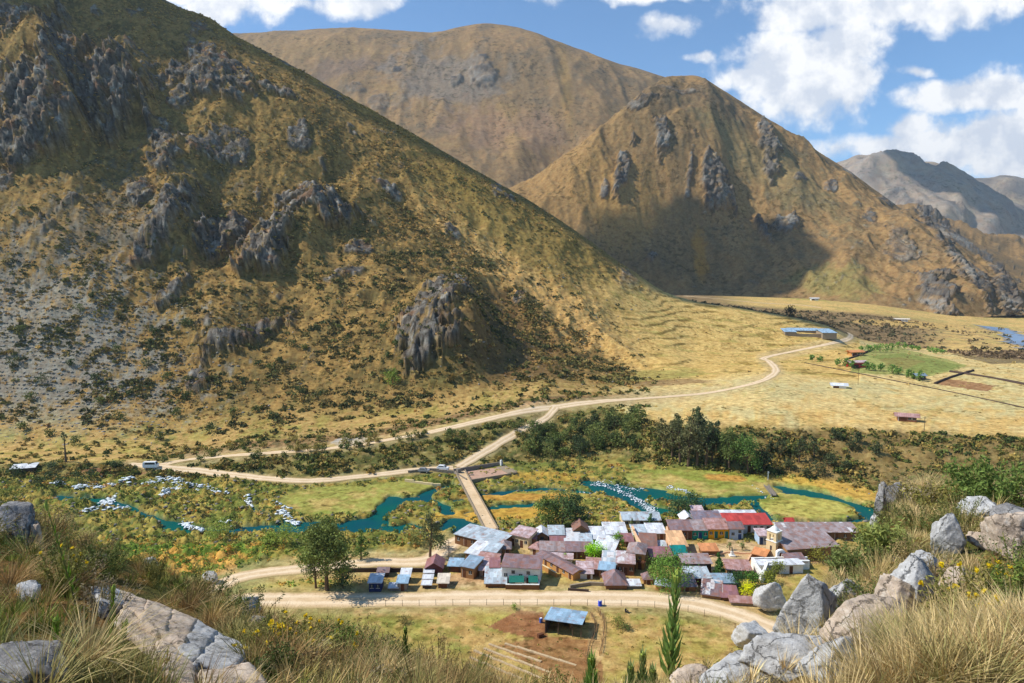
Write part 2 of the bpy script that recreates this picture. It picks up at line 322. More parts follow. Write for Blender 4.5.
for pts, w in CH:
    d, _, _ = segdist(px, py, pts, 2.3); wat = np.maximum(wat, (w*.78-sstep(300-px, 0, 60)*2.6) - d + wobp*4.5)
# sheltered islands and meadows stay dry
for e in [(332, 500, 54, 14, -3), (808, 506, 50, 10.5, 3), (705, 484, 80, 9, 4), (520, 497.5, 60, 3, 0), (520, 513, 60, 4, 0), (520, 480, 60, 4, 0)]:
    s = ell(px, py, e); wat = np.where(s > 0, np.minimum(wat, -12*s), wat)
wmask = sstep(wat, -2.2, 2.2)*(RP > 6.3)*(RP < 10.2)*(px > -150)
flood_l = flood*(1-sstep(px, 255, 300)); hum = np.abs(fbm(X, Y, 5, 4, .6))
meadow = np.zeros_like(X)
for e in [(335, 500, 60, 16, -3), (808, 507, 56, 13, 3), (710, 484, 90, 14, 5), (800, 490, 90, 9, 8), (400, 488, 40, 7, 0), (500, 513, 75, 7, -2), (520, 497, 70, 5, 0)]:
    meadow = np.maximum(meadow, sstep(ell(px, py, e, wobp*.12), 0, .12))
Z += flood*(1-meadow)*(1-rm)*hum*1.1*(1+flood_l)
Z = np.where(RP > 6, Z - wmask*(Z+2.4)*1.0, Z)
vall = (RP > 4.2)*(RP < 12.0)*(1-rm)*(1-wmask)
Z += vall*fbm(X, Y, 4, 3)*0.10
slope2 = sstep(RP, 9.9, 10.3)*(1-sstep(RP, 11.0, 11.3))*(1-rm)
Z += slope2*(fbm(X, Y, 14, 5, .6)*1.6)
plat = sstep(RP, 11.2, 11.8)*(RP < 14.2)*(1-mtn_left)*(1-rm)
Z += plat*fbm(X, Y, 60, 4)*1.0
# terraces of the golden field
terr = sstep(px-560+(py-300)*-0.55, 0, 60)*sstep(RP, 12.05, 12.3)*(RP < 14)*(px < 860)
ph = (Z+fbm(X, Y, 60, 3)*4)/4.2; tm_ = sstep(fbm(X+70, Y, 50, 3), -.4, .15); Z += terr*tm_*(1-rm)*(0.55*(np.floor(ph)+sstep(ph-np.floor(ph), .7, .98)-ph))*1.6
# foreground: rough ground
fgm = (RP < 3.2)
Z += fgm*(fbm(X, Y, 2.5, 5, .6)*0.16)*sstep(Y, 1.5, 4)
# ------------------------------------------------------------ colour (albedo)
N1 = fbm(X, Y, 40, 5, .6); N2 = fbm(X+90, Y-40, 12, 5, .65); N3 = fbm(X-70, Y+200, 3.5, 4, .6)
def mixc(a, b, t): t = np.clip(t, 0, 1)[..., None]; return a*(1-t)+b*t
col = np.zeros(X.shape+(3,)) + srgb(186, 152, 92)
gold = srgb(200, 158, 78); olive = srgb(118, 104, 52); dgreen = srgb(74, 78, 40); scree = srgb(140, 132, 118); tan_ = srgb(206, 170, 112); brown = srgb(112, 84, 54)
# near meadow
col = mixc(col, srgb(170, 150, 78), sstep(N2, -.1, .4)); col = mixc(col, srgb(128, 128, 58), sstep(N1+N3*.5, .15, .6)*.8)
hillfg = (RP < 4.6)
col = np.where(hillfg[..., None], mixc(srgb(120, 92, 50)+0*col, srgb(80, 76, 38), sstep(fbm(X, Y, 1.2, 4), -.2, .3)), col)
# flood plain
fc = mixc(srgb(164, 144, 72)+0*col, srgb(118, 120, 54), sstep(N2, -.25, .25)); fc = mixc(fc, srgb(74, 88, 36), sstep(N3, .1, .5)); fc = mixc(fc, srgb(186, 146, 72), sstep(-N3, .2, .7)*.6)
fz = sstep(RP, 6.55, 6.9)*(1-sstep(RP, 10.0, 10.3)); col = mixc(col, fc, fz)
left_near = (RP > 5)*(RP < 7)*sstep(300-px, 0, 60)*sstep(620-py, 0, 25)
col = mixc(col, mixc(srgb(104, 124, 46)+0*col, srgb(196, 148, 72), sstep(N2*1.2, -.1, .35)), left_near)
mead = mixc(srgb(152, 148, 72)+0*col, srgb(184, 158, 92), sstep(N2, -.1, .4)); mead = mixc(mead, srgb(126, 134, 56), sstep(N1, 0, .5)*.7)
col = mixc(col, mead, meadow*(RP > 6)*(RP < 11))
for e, c in [((500, 514, 78, 8, -2), (196, 150, 62)), ((520, 497, 74, 4.5, 0), (190, 138, 60)), ((805, 480, 80, 6, 8), (196, 160, 72)), ((850, 490, 40, 8, 14), (198, 156, 74)), ((808, 508, 52, 10, 3), (182, 168, 86)), ((720, 470, 60, 6, 12), (146, 148, 62)), ((725, 478, 26, 4, 4), (192, 140, 70)), ((540, 477, 70, 5, 2), (176, 142, 62))]:
    col = mixc(col, srgb(*c)+0*col, sstep(ell(px, py, e, N3*.2), 0, .3)*.85*(RP > 6)*(RP < 11))
# banks between the road and the river, scarp on the right
bank = mixc(srgb(132, 118, 66)+0*col, srgb(86, 88, 44), sstep(N2, -.2, .35)); bank = mixc(bank, srgb(168, 142, 92), sstep(N3, .15, .5)*.7)
bank = mixc(bank, srgb(138, 110, 70), sstep(px, 700, 820)*.6)
col = mixc(col, bank, sstep(RP, 9.95, 10.2)*(1-sstep(RP, 10.95, 11.2)))
# plateau
plc = mixc(srgb(208, 180, 120)+0*col, srgb(196, 178, 124), sstep(N1, -.2, .3)); plc = mixc(plc, srgb(206, 164, 94), sstep(N2+sstep(py, 395, 425)*.5, .1, .6)*.7); plc = mixc(plc, srgb(170, 158, 92), sstep(N3*.6+N2*.6, .2, .6)*.5)
col = mixc(col, plc, sstep(RP, 10.9, 11.15)*(RP < 14.02)*(1-mtn_left)*sstep(px, 590, 640))
fieldg = mixc(srgb(208, 172, 102)+0*col, srgb(192, 156, 88), sstep(N2, -.1, .4)); fieldg = mixc(fieldg, srgb(150, 140, 66), sstep(fbm(X, Y*3, 30, 4), .2, .5)*.6)
col = mixc(col, fieldg, terr*.9)
ln = np.abs((ph-np.floor(ph))-.85) < .10
col = mixc(col, srgb(140, 116, 58)+0*col, terr*tm_*ln*.9*sstep(N2, -.4, .1))
# left mountain
mc = mixc(srgb(158, 130, 78)+0*col, srgb(122, 106, 64), sstep(N2, -.25, .3)); mc = mixc(mc, srgb(96, 88, 54), sstep(N1+N3*.4, 0, .6)*.75)
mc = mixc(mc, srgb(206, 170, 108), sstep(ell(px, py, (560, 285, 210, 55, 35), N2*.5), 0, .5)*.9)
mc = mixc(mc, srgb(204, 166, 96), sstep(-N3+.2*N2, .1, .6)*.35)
mc = mixc(mc, scree*np.array([1.1, 1.22, 1.36]), sstep(ell(px, py, (20, 350, 190, 130, 10), N2*.8+N3*.4), .1, .6)*.88)
mc = mixc(mc, scree*.9, sstep(ell(px, py, (90, 230, 160, 60, -20), N2*.9+N3*.5), .2, .8)*.6)
mc = mixc(mc, scree*np.array([1.2, 1.3, 1.45]), sstep(ell(px, py, (100, 330, 14, 90, 18), N3*.9), .0, .6)*.6)
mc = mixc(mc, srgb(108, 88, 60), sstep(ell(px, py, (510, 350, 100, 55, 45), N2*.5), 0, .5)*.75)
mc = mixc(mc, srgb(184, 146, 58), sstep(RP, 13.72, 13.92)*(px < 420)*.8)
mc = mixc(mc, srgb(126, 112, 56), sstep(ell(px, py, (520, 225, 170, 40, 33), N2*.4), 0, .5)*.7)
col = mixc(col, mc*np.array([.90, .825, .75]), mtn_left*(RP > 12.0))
rockc = mixc(srgb(118, 110, 100)+0*col, srgb(84, 78, 72), sstep(N3, -.3, .3)); rockc = mixc(rockc, srgb(174, 166, 154), sstep(fbm(X*2, Y*.6+Z, 12, 4), .2, .6)*.7); rockc = mixc(rockc, srgb(150, 106, 70), sstep(fbm(X-50, Y+Z, 18, 4), .3, .6)*.6)
rk = rk*(1-.75*sstep(fbm(X+40, Y*1.3, 9, 5, .65), .12, .4))
col = mixc(col, rockc, rk)
# cut banks over the road
col = mixc(col, mixc(srgb(150, 116, 80)+0*col, srgb(104, 88, 62), sstep(N3, -.2, .4)), sstep(RP, 11.25, 11.5)*(1-sstep(RP, 11.9, 12.1))*(1-sstep(px, 590, 680))*sstep(px, 140, 190)*.85)
# far side of the plateau: dark scrub bank, pale strip, green
fb = mixc(srgb(146, 120, 84)+0*col, srgb(118, 98, 68), sstep(N2, -.2, .3)); pale = mixc(srgb(206, 170, 104)+0*col, srgb(184, 160, 96), sstep(N1, -.1, .3))
col = np.where((RP > 14.05)[..., None], fb, col); col = mixc(col, pale, sstep(RP, 15.45, 15.7)*sstep(px, 700, 760)); col = mixc(col, pale, (RP > 14)*sstep(px, 900, 960)*sstep(N2, -.5, 0)*(1-.0*px))
def paint(e, c, k=1.0, soft=.25, wob_=.25):
    global col
    col = mixc(col, srgb(*c)+0*col, sstep(ell(px, py, e, N3*wob_), 0, soft)*k*(RP > 4.6)*(RP < 18))
def poly_mask(pts, soft=1.5, rough=1.2):
    """soft inside test of a convex or concave polygon drawn on the ground"""
    inside = np.zeros(px.shape, bool); n = len(pts); qx = px+N3*rough; qy = py+N2*rough*.4
    for i in range(n):
        x1, y1 = pts[i]; x2, y2 = pts[(i+1) % n]
        c = ((y1 > qy) != (y2 > qy)) & (qx < (x2-x1)*(qy-y1)/((y2-y1)+1e-9)+x1); inside ^= c
    return inside*1.0
def paint_poly(pts, c, k=1.0, lo=4.6, hi=18):
    global col
    col = mixc(col, srgb(*c)+0*col, poly_mask(pts)*k*(RP > lo)*(RP < hi))
paint((810, 294, 60, 7, 3), (150, 150, 70), .9); paint((760, 292, 50, 4, 3), (160, 150, 78), .6)
paint_poly([(858, 352), (900, 347), (968, 366), (930, 376), (850, 372)], (150, 150, 82), .9, 11, 14.1)
paint_poly([(868, 356), (905, 353), (962, 366), (925, 375)], (124, 132, 66), .8, 11, 14.1)
paint_poly([(878, 360), (900, 357), (925, 362), (900, 370)], (140, 122, 70), .6, 11, 14.1)
paint_poly([(936, 383), (950, 379), (996, 386), (988, 391)], (150, 106, 72), .9, 11, 14.1)
paint_poly([(950, 354), (1060, 344), (1060, 364), (990, 364)], (110, 92, 66), .8, 11, 14.1)
paint((905, 324, 60, 4, 3), (200, 164, 98), .9); paint((1000, 352, 50, 6, 0), (196, 166, 108), .6)
paint((650, 376, 60, 7, -3), (150, 140, 74), .7); paint((668, 383, 50, 3, -2), (136, 104, 70), .7)
# ploughed earth by the shed and around it
paint_poly([(488, 627), (520, 610), (543, 612), (548, 640), (520, 636)], (148, 100, 66), .95, 4.6, 7)
paint_poly([(498, 645), (545, 636), (600, 640), (606, 700), (575, 700), (540, 672)], (150, 106, 68), .85, 4.6, 7)
paint_poly([(590, 612), (604, 612), (606, 655), (594, 668), (588, 650)], (196, 162, 108), .8, 4.6, 7)
paint((740, 556, 90, 16, 0), (202, 170, 130), .8); paint((620, 575, 70, 10, 0), (184, 156, 104), .5); paint((545, 552, 40, 14, 20), (206, 176, 128), .7); paint((465, 580, 30, 8, 0), (190, 150, 112), .7)
paint((470, 543, 40, 8, -35), (206, 180, 140), .5); paint((780, 560, 40, 6, 0), (190, 130, 90), .6)
paint_poly([(330, 556), (372, 552), (420, 556), (430, 562), (360, 566)], (206, 170, 120), .3, 4.6, 7)
paint((300, 585, 60, 8, 0), (176, 160, 76), .7); paint((110, 472, 40, 4, 0), (140, 96, 72), .8)
paint((540, 583, 60, 6, 0), (200, 172, 104), .5)
paint((350, 441, 22, 5, -5), (176, 168, 156), .9); paint((535, 405, 18, 5, -8), (196, 160, 116), .9)
col = mixc(col, srgb(190, 166, 122)+0*col, rm*.45*(1-wmask)*(RP < 14))
# river bed
col = mixc(col, srgb(70, 104, 92)+0*col, wmask)
m_ground = mat_terrain('ground_soil_grass', 3.0, 0.45, 0.42)
rkv = np.clip(rk, 0, 1)
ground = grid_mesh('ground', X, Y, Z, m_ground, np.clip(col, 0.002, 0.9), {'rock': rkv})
GX, GY, GZ, GRP, Gpx, Gpy = X, Y, Z, RP, *proj(X, Y, Z)
Gmask = dict(mtn=mtn_left, rk=rkv, flood=flood, meadow=meadow, wat=wmask, rm=rm, slope2=slope2, terr=terr, plat=plat)

# ------------------------------------------------------------ the other mountains
def mountain(name, curves, segs, cols, rocks, spurs, palette, nsc, namp, keeprow, patches=(), rockamp=1.0, scr=None, mscale=12, bump=1.5, con=.3, anis=1.0, speck=.2):
    X, Y, Z, rowp = loft(curves, segs, cols); RP = np.repeat(rowp[:, None], X.shape[1], 1); px, py = proj(X, Y, Z)
    n = len(curves); keep = 1-0.85*sstep(RP, keeprow-.45, keeprow-.05)*sstep(keeprow+.5-RP, 0, .1)
    body = sstep(RP, 0.02, .3)
    dz = body*keep*(fbm(X, Y, nsc*3, 4)*namp*1.1 + (ridged(X*anis, Y*.5+X*.2, nsc, 6, .5)-.5)*namp)
    for s in spurs: dz += spur(s[0], s[1], s[2], s[3], px, py)*body*np.clip(keep-.15, 0, 1)
    wob = fbm(X, Y, nsc*.3, 6, .7)*.8; rk = np.zeros_like(X); lift = np.zeros_like(X); rd = ridged(X*1.3+Z*.4, Y*.4+Z*.5, nsc*.35, 5, .62)
    sa_ = (X*.95+Z*.4+fbm(X, Y+Z, nsc*.25, 4)*nsc*.12)/(nsc*.10); sb_ = (X*.5-Z*.9+fbm(X+Z, Y, nsc*.2, 3)*nsc*.1)/(nsc*.16); rd = .45*rd+.4*(sa_-np.floor(sa_))+.25*(sb_-np.floor(sb_))
    for e in rocks:
        mk = sstep(ell(px, py, e, wob), 0, .3); rk = np.maximum(rk, mk*(e[6] if len(e) > 6 else 1)); lift = np.maximum(lift, mk*e[5]*(.2+1.0*np.clip(rd, 0, 1))*.9)
    dz += body*keep*(ridged(X+Y*.3, Y*.28, nsc*.32, 4, .55)-.5)*namp*.20; dz += body*keep*fbm(X-90, Y, nsc*.14, 4, .65)*namp*.10; Z = Z+dz+lift*.6*keep; Y = Y-lift*.6*keep
    a = fbm(X, Y, nsc*1.5, 5, .6); b = fbm(X+500, Y, nsc*.35, 5, .65); c = fbm(X, Y+900, nsc*.12, 4, .6)
    col = mixc(np.zeros(X.shape+(3,))+palette[0], palette[1]+0*px[..., None], sstep(a, -.3, .35)); col = mixc(col, palette[2], sstep(b+.3*c, 0, .5)*.7); col = mixc(col, palette[3], sstep(-b+.3*c, .1, .6)*.6)
    for e, cc, k in patches: col = mixc(col, srgb(*cc)+0*col, sstep(ell(px, py, e, b*.6+c*.3), 0, .6)*k)
    sr = sstep(c*.8+b*.6, .45, .65)*.7*(scr(px, py) if scr else 0)
    rk = np.maximum(rk, sr); rc = mixc(srgb(128, 120, 110)+0*col, srgb(94, 88, 82), sstep(c, -.3, .3)); rc = mixc(rc, srgb(176, 168, 156), sstep(fbm(X, Z, nsc*.3, 4), .15, .5)*.6)
    rk = rk*(1-.7*sstep(fbm(X+40, Z*2, nsc*.12, 5, .65), .05, .35)); col = mixc(col, rc, rk)
    m = mat_terrain(name+'_grass_rock', mscale, bump, con, speck=speck)
    return grid_mesh(name, X, Y, Z, m, np.clip(col, .002, .9), {'rock': rk})
cm = np.concatenate([np.arange(300, 480, 6), np.arange(480, 1040, 1.5), np.arange(1040, 1600, 9)])
mid = mountain('mountain', [
  [(300, 330, 1150), (480, 325, 1120), (690, 300, 1120), (800, 299, 1080), (850, 306, 1000), (960, 318, 930), (1024, 315, 960), (1600, 330, 960)],
  [(300, 290, 1220), (480, 275, 1200), (600, 250, 1220), (690, 230, 1270), (800, 245, 1230), (850, 262, 1150), (960, 292, 1060), (1024, 300, 1060), (1600, 340, 1060)],
  [(300, 230, 1300), (480, 210, 1300), (600, 180, 1330), (690, 155, 1370), (800, 195, 1350), (850, 225, 1300), (960, 268, 1200), (1024, 288, 1150), (1600, 345, 1150)],
  [(300, 225, 1400), (480, 197, 1420), (530, 180, 1430), (560, 160, 1440), (600, 131, 1470), (640, 98, 1500), (665, 79, 1520), (677, 76.5, 1535), (690, 76, 1540), (705, 80, 1537), (720, 88, 1530), (760, 114, 1520), (800, 140, 1500), (850, 172, 1480), (900, 208, 1440), (950, 240, 1400), (1000, 267, 1370), (1040, 282, 1350), (1150, 320, 1350), (1600, 360, 1350)],
  [(300, 260, 1800), (690, 200, 1900), (1600, 360, 1800)]], [60, 90, 110, 14], cm,
  [(621, 178, 7, 32, 14, 16), (641, 117, 20, 8, -10, 7, .8), (662, 152, 8, 20, -8, 14), (714, 198, 17, 28, -20, 24), (762, 233, 5, 22, -32, 22), (788, 234, 13, 10, 20, 14), (767, 158, 11, 30, -12, 18), (690, 183, 3, 26, 8, 8), (679, 100, 24, 5, 10, 3, .6), (605, 195, 4, 8, 0, 6),
   (933, 222, 22, 8, 34, 12), (930, 250, 8, 26, -52, 14), (965, 288, 28, 10, 35, 14), (1008, 298, 14, 18, -40, 16), (936, 306, 24, 11, 30, 14), (888, 201, 9, 6, 30, 8), (897, 268, 16, 10, 30, 6, .6), (960, 238, 22, 6, 34, 8), (990, 262, 22, 8, 40, 8), (850, 172, 8, 5, 30, 6), (650, 262, 8, 5, 0, 8), (830, 205, 8, 5, 20, 5), (870, 240, 10, 5, 30, 5), (800, 200, 7, 5, 0, 5), (940, 265, 20, 6, 40, 8), (980, 303, 16, 7, 30, 9), (1000, 280, 20, 5, 35, 8)],
  [([(688, 76), (712, 112), (760, 165), (810, 215), (870, 252), (925, 300)], 17, 50, 30), ([(770, 125), (830, 185), (900, 235), (970, 290)], 20, 30, 16), ([(900, 205), (950, 250), (1010, 300)], 26, 24, 12), ([(655, 85), (640, 120), (625, 180), (612, 240)], 20, 60, 30), ([(665, 130), (690, 170), (700, 230)], 20, 20, 30), ([(840, 168), (880, 225), (930, 268), (990, 312)], 20, 20, 10)],
  [srgb(152, 120, 78), srgb(134, 108, 72), srgb(110, 96, 70), srgb(164, 130, 82)], 130, 26, 3.0,
  [((560, 195, 90, 60, -30), (162, 126, 76), .6), ((690, 110, 90, 26, 10), (118, 98, 72), .8), ((835, 287, 60, 16, 8), (140, 132, 72), .5), ((660, 265, 120, 40, 0), (124, 100, 64), .6), ((700, 255, 9, 30, -8), (170, 122, 50), .8), ((940, 250, 90, 50, 35), (128, 106, 76), .5), ((620, 210, 60, 50, 0), (170, 132, 72), .5), ((770, 180, 120, 26, 38), (140, 122, 80), .6)], scr=lambda px, py: sstep(px, 800, 930)*.9+.35, mscale=5, bump=1.6, speck=.12)
cb = np.concatenate([np.arange(60, 230, 8), np.arange(230, 760, 1.8), np.arange(760, 900, 8)])
back = mountain('mountain', [
  [(60, 300, 1500), (400, 290, 1500), (570, 260, 1550), (700, 230, 1700), (900, 260, 1700)],
  [(60, 140, 2100), (300, 130, 2100), (450, 125, 2100), (560, 165, 1950), (600, 130, 2050), (700, 130, 2100), (900, 220, 2000)],
  [(60, 50, 2800), (235, 37.5, 2750), (300, 34, 2700), (342, 32, 2700), (400, 33.5, 2680), (435, 36, 2650), (462, 30, 2640), (485, 27, 2640), (505, 28.5, 2640), (530, 35, 2620), (580, 53, 2600), (620, 66, 2580), (655, 76, 2560), (690, 90, 2560), (760, 140, 2560), (900, 260, 2560)],
  [(60, 150, 3500), (900, 280, 3500)]], [70, 110, 12], cb,
  [(457, 83, 8, 7, 0, 14), (482, 76, 16, 14, 0, 14, .7), (396, 75, 5, 4, 0, 6), (380, 108, 14, 10, 0, 8, .5), (398, 110, 10, 14, 0, 6, .4), (355, 97, 10, 6, 0, 6, .5), (483, 62, 5, 3, 0, 4)],
  [([(350, 60), (400, 110), (450, 175)], 30, 60, 40), ([(485, 30), (540, 90), (570, 150)], 26, 90, 50), ([(590, 55), (590, 100), (572, 160)], 16, 30, 40)],
  [srgb(150, 119, 80), srgb(134, 109, 76), srgb(116, 100, 76), srgb(158, 127, 80)], 260, 27, 2.0,
  [((290, 50, 80, 16, 0), (150, 120, 76), .7), ((345, 72, 50, 16, -10), (122, 100, 82), .7), ((440, 85, 70, 40, 10), (136, 124, 112), .55), ((565, 90, 8, 60, -6), (160, 126, 70), .6), ((500, 130, 70, 26, 10), (154, 120, 92), .6)], mscale=9, bump=2.2, con=.26, speck=.07)
cr = np.concatenate([np.arange(760, 1050, 3), np.arange(1050, 1700, 12)])
mountain('mountain', [
  [(760, 330, 2600), (1700, 330, 2600)], [(760, 260, 3200), (850, 250, 3200), (900, 235, 3300), (960, 250, 3200), (1024, 268, 3100), (1100, 290, 3000), (1700, 320, 3000)],
  [(760, 190, 4300), (845, 163, 4300), (858, 158, 4300), (885, 158, 4300), (905, 161, 4300), (930, 162, 4300), (950, 169, 4250), (968, 180, 4200), (990, 192, 4150), (1024, 206, 4100), (1100, 240, 4000), (1700, 300, 4000)],
  [(760, 260, 5000), (1700, 310, 5000)]], [50, 70, 8], cr, [(900, 215, 20, 8, 20, 20, .5), (950, 225, 26, 7, 20, 20, .5)],
  [([(870, 160), (900, 200), (960, 250)], 80, 30, 30), ([(945, 168), (960, 200), (1010, 240)], 90, 20, 40)],
  [srgb(160, 142, 122), srgb(148, 134, 120), srgb(130, 124, 118), srgb(164, 146, 118)], 420, 90, 2.0, mscale=40, bump=5, speck=.05)
mountain('mountain', [
  [(760, 330, 4800), (1700, 330, 4800)], [(760, 260, 5400), (1024, 240, 5400), (1100, 250, 5400), (1700, 300, 5000)],
  [(760, 200, 6600), (955, 180, 6600), (975, 178, 6600), (990, 178, 6600), (1003, 175, 6600), (1012, 176, 6600), (1030, 180, 6600), (1100, 172, 6600), (1300, 160, 6400), (1700, 200, 6400)],
  [(760, 280, 7400), (1700, 310, 7400)]], [30, 40, 6], cr[::2], [], [([(1003, 178), (1020, 220)], 100, 20, 40)],
  [srgb(140, 122, 98), srgb(126, 112, 94), srgb(110, 100, 86), srgb(150, 130, 96)], 600, 130, 2.0, mscale=60, bump=8, speck=.04)
# ============================================================ placing helpers
bpy.context.view_layer.update()
CAM = Vector((0, 0, H)); VALLEY = True      # while True, points wanted on the valley floor skip the near slopes
def hit(px, py, o=None):
    dx, dy, dz = ray(px, py); d = Vector((float(dx), float(dy), float(dz))).normalized()
    ok, loc, nrm, _ = (o or ground).ray_cast(CAM, d)
    if not ok: x, y, z = P(px, py, 300.0); return Vector((float(x), float(y), 0))
    if VALLEY and loc.y < 60: return Vector(on_plane0(px, py))
    return loc
def on_plane0(px, py, z=0.0):
    x, y, zz = P(px, py, float(Yz(px, py, z))); return (float(x), float(y), z)
def zat(x, y, o=None):
    ok, loc, nrm, _ = (o or ground).ray_cast(Vector((x, y, 2500)), Vector((0, 0, -1)))
    return loc.z if ok else 0.0
def link(name, me, mat=None, parent=None, loc=None, rz=0, **tags):
    o = bpy.data.objects.new(name, me); C.objects.link(o)
    if mat is not None and not me.materials: me.materials.append(mat)
    if parent is not None: o.parent = parent
    if loc is not None: o.location = loc
    if rz: o.rotation_euler.z = rz
    for k, v in tags.items(): o[k] = v
    return o
def empty(name, label, cat, loc, rz=0, group=None):
    o = bpy.data.objects.new(name, None); C.objects.link(o); o.location = loc; o.rotation_euler = (0, 0, rz)
    o.empty_display_size = .3; o['label'] = label; o['category'] = cat
    if group: o['group'] = group
    return o
def dup(root, loc, rz=0, label=None, scale=None):
    r = root.copy(); C.objects.link(r); r.location = loc; r.rotation_euler = (0, 0, rz)
    if label: r['label'] = label
    if scale is not None: r.scale = scale
    for ch in list(root.children):
        c = ch.copy(); C.objects.link(c); c.parent = r
        for g in ch.children:
            d = g.copy(); C.objects.link(d); d.parent = c
    return r
def catmull(pts, n):
    p = np.array([pts[0]]+list(pts)+[pts[-1]], float); out = []
    for i in range(1, len(p)-2):
        for k in range(n):
            t = k/n
            out.append(.5*((2*p[i])+(-p[i-1]+p[i+1])*t+(2*p[i-1]-5*p[i]+4*p[i+1]-p[i+2])*t*t+(-p[i-1]+3*p[i]-3*p[i+1]+p[i+2])*t**3))
    out.append(p[-2]); return np.array(out)
# ------------------------------------------------------------ simple materials
def mat_plain(name, color, rough=.85, var=.25, scale=1.0, bump=.02, spec=.2, metal=0.0, second=None, coord='Object'):
    m, t = mat_new(name); g = t.n('ShaderNodeTexCoord')
    n1 = t.n('ShaderNodeTexNoise', i_Vector=g.outputs[coord], i_Scale=scale, i_Detail=7.0, i_Roughness=.65)
    c2 = second if second is not None else np.array(color)*(1-var)
    c = t.mix(t.rng(n1.outputs[0], .35, .65), c4(np.array(color)*(1+var*.4)), c4(c2))
    b = t.n('ShaderNodeBump', i_Height=n1.outputs[0], i_Distance=bump, i_Strength=.7)
    finish(t, c, rough, b.outputs[0], spec, Metallic=metal); return m
def mat_vcol(name, rough=.8, spec=.15, trans=0.0, var=0.0):
    m, t = mat_new(name); a = t.n('ShaderNodeAttribute', attribute_name='Col')
    b = t.n('ShaderNodeBsdfPrincipled'); t.put(b.inputs['Base Color'], a.outputs['Color']); b.inputs['Roughness'].default_value = rough
    b.inputs['Specular IOR Level'].default_value = spec
    if trans:
        tr = t.n('ShaderNodeBsdfTranslucent', i_Color=a.outputs['Color']); mx = t.n('ShaderNodeMixShader', i_0=trans, i_1=b.outputs[0], i_2=tr.outputs[0])
        t.n('ShaderNodeOutputMaterial', i_0=mx.outputs[0])
    else: t.n('ShaderNodeOutputMaterial', i_0=b.outputs[0])
    return m
m_leaf = mat_vcol('leaves', .75, .2, .25); m_veg = mat_vcol('dry_vegetation', .9, .1, .15)
def mat_road():
    m, t = mat_new('road_dirt'); g = t.n('ShaderNodeTexCoord'); at = t.n('ShaderNodeAttribute', attribute_name='across')
    n1 = t.n('ShaderNodeTexNoise', i_Vector=g.outputs['Object'], i_Scale=.3, i_Detail=8.0, i_Roughness=.7); n2 = t.n('ShaderNodeTexNoise', i_Vector=g.outputs['Object'], i_Scale=2.5, i_Detail=5.0, i_Roughness=.7)
    x = t.math('ADD', at.outputs['Fac'], t.math('MULTIPLY', t.math('SUBTRACT', n1.outputs[0], .5), .22)); ax = t.math('ABSOLUTE', x)
    trk = t.rng(t.math('ABSOLUTE', t.math('SUBTRACT', ax, .2)), .04, .12, 1, 0); edge = t.rng(t.math('ADD', ax, t.math('MULTIPLY', t.math('SUBTRACT', n2.outputs[0], .5), .2)), .36, .47)
    c = t.mix(t.rng(n1.outputs[0], .35, .65), c4(srgb(224, 196, 158)), c4(srgb(200, 170, 130))); c = t.mix(t.math('MULTIPLY', trk, .6), c, c4(srgb(238, 216, 182))); c = t.mix(t.rng(n2.outputs[0], .5, .75, 0, .45), c, c4(srgb(168, 140, 104)))
    c = t.mix(t.math('MULTIPLY', edge, .8), c, c4(srgb(164, 142, 88))); b = t.n('ShaderNodeBump', i_Height=t.math('SUBTRACT', n2.outputs[0], trk), i_Distance=.06, i_Strength=.5); finish(t, c, .95, b.outputs[0], .1); return m
m_road = mat_road()
m_bark = mat_plain('bark', srgb(112, 90, 70), .9, .3, 3.0, .03)
m_stone = mat_plain('stone', srgb(150, 138, 120), .9, .3, 1.2, .08, second=srgb(110, 100, 88))
m_white = mat_plain('white_paint', srgb(236, 234, 226), .7, .08, 1.5, .01)
# ------------------------------------------------------------ roads
def ribbon(name, pts, width, mat, dz=.12, n=8, wob=.12, cross=9, closed=None):
    c = catmull(pts, n); w3 = [hit(a[0], a[1]) for a in c]; q = np.array([(v.x, v.y) for v in w3])
    for _ in range(2): q[1:-1] = (q[:-2]+2*q[1:-1]+q[2:])/4
    seg = np.r_[0, np.cumsum(np.hypot(*np.diff(q, axis=0).T))]; s = np.arange(0, seg[-1], max(1.2, seg[-1]/500))
    q = np.stack([np.interp(s, seg, q[:, 0]), np.interp(s, seg, q[:, 1])], 1)
    t = np.gradient(q, axis=0); t /= np.hypot(t[:, 0], t[:, 1])[:, None]+1e-9; nn = np.stack([-t[:, 1], t[:, 0]], 1)
    co = []; r_ = np.linspace(-.5, .5, cross)
    wl = width*(1+wob*2*fbm(s+11, s*0+3, 9, 3)); wr = width*(1+wob*2*fbm(s+71, s*0+13, 9, 3))
    for i in range(len(q)):
        for k in r_:
            w = wl[i] if k < 0 else wr[i]; x, y = q[i]+nn[i]*k*w; co.append((x, y, zat(x, y)+dz-(.10 if abs(k) > .49 else 0)))
    co = np.array(co); m = len(q); idx = np.arange(m*cross).reshape(m, cross)
    f = np.stack([idx[:-1, :-1], idx[:-1, 1:], idx[1:, 1:], idx[1:, :-1]], -1).reshape(-1, 4)
    me = bpy.data.meshes.new(name); raw_mesh(me, co, f); me.polygons.foreach_set('use_smooth', np.ones(len(f), bool))
    a = me.attributes.new('across', 'FLOAT', 'POINT'); a.data.foreach_set('value', np.tile(r_, m).astype(np.float32))
    return link(name, me, mat, kind='structure'), q
near_road, near_q = ribbon('road', ROADS['near'], 7.6, m_road)
ribbon('road', ROADS['upper'], 5.0, m_road, .15)
ribbon('path', ROADS['lower'], 3.6, m_road, .18)
ribbon('road', [(459, 468)]+ROADS['ramp'][1:], 4.2, m_road, .24)
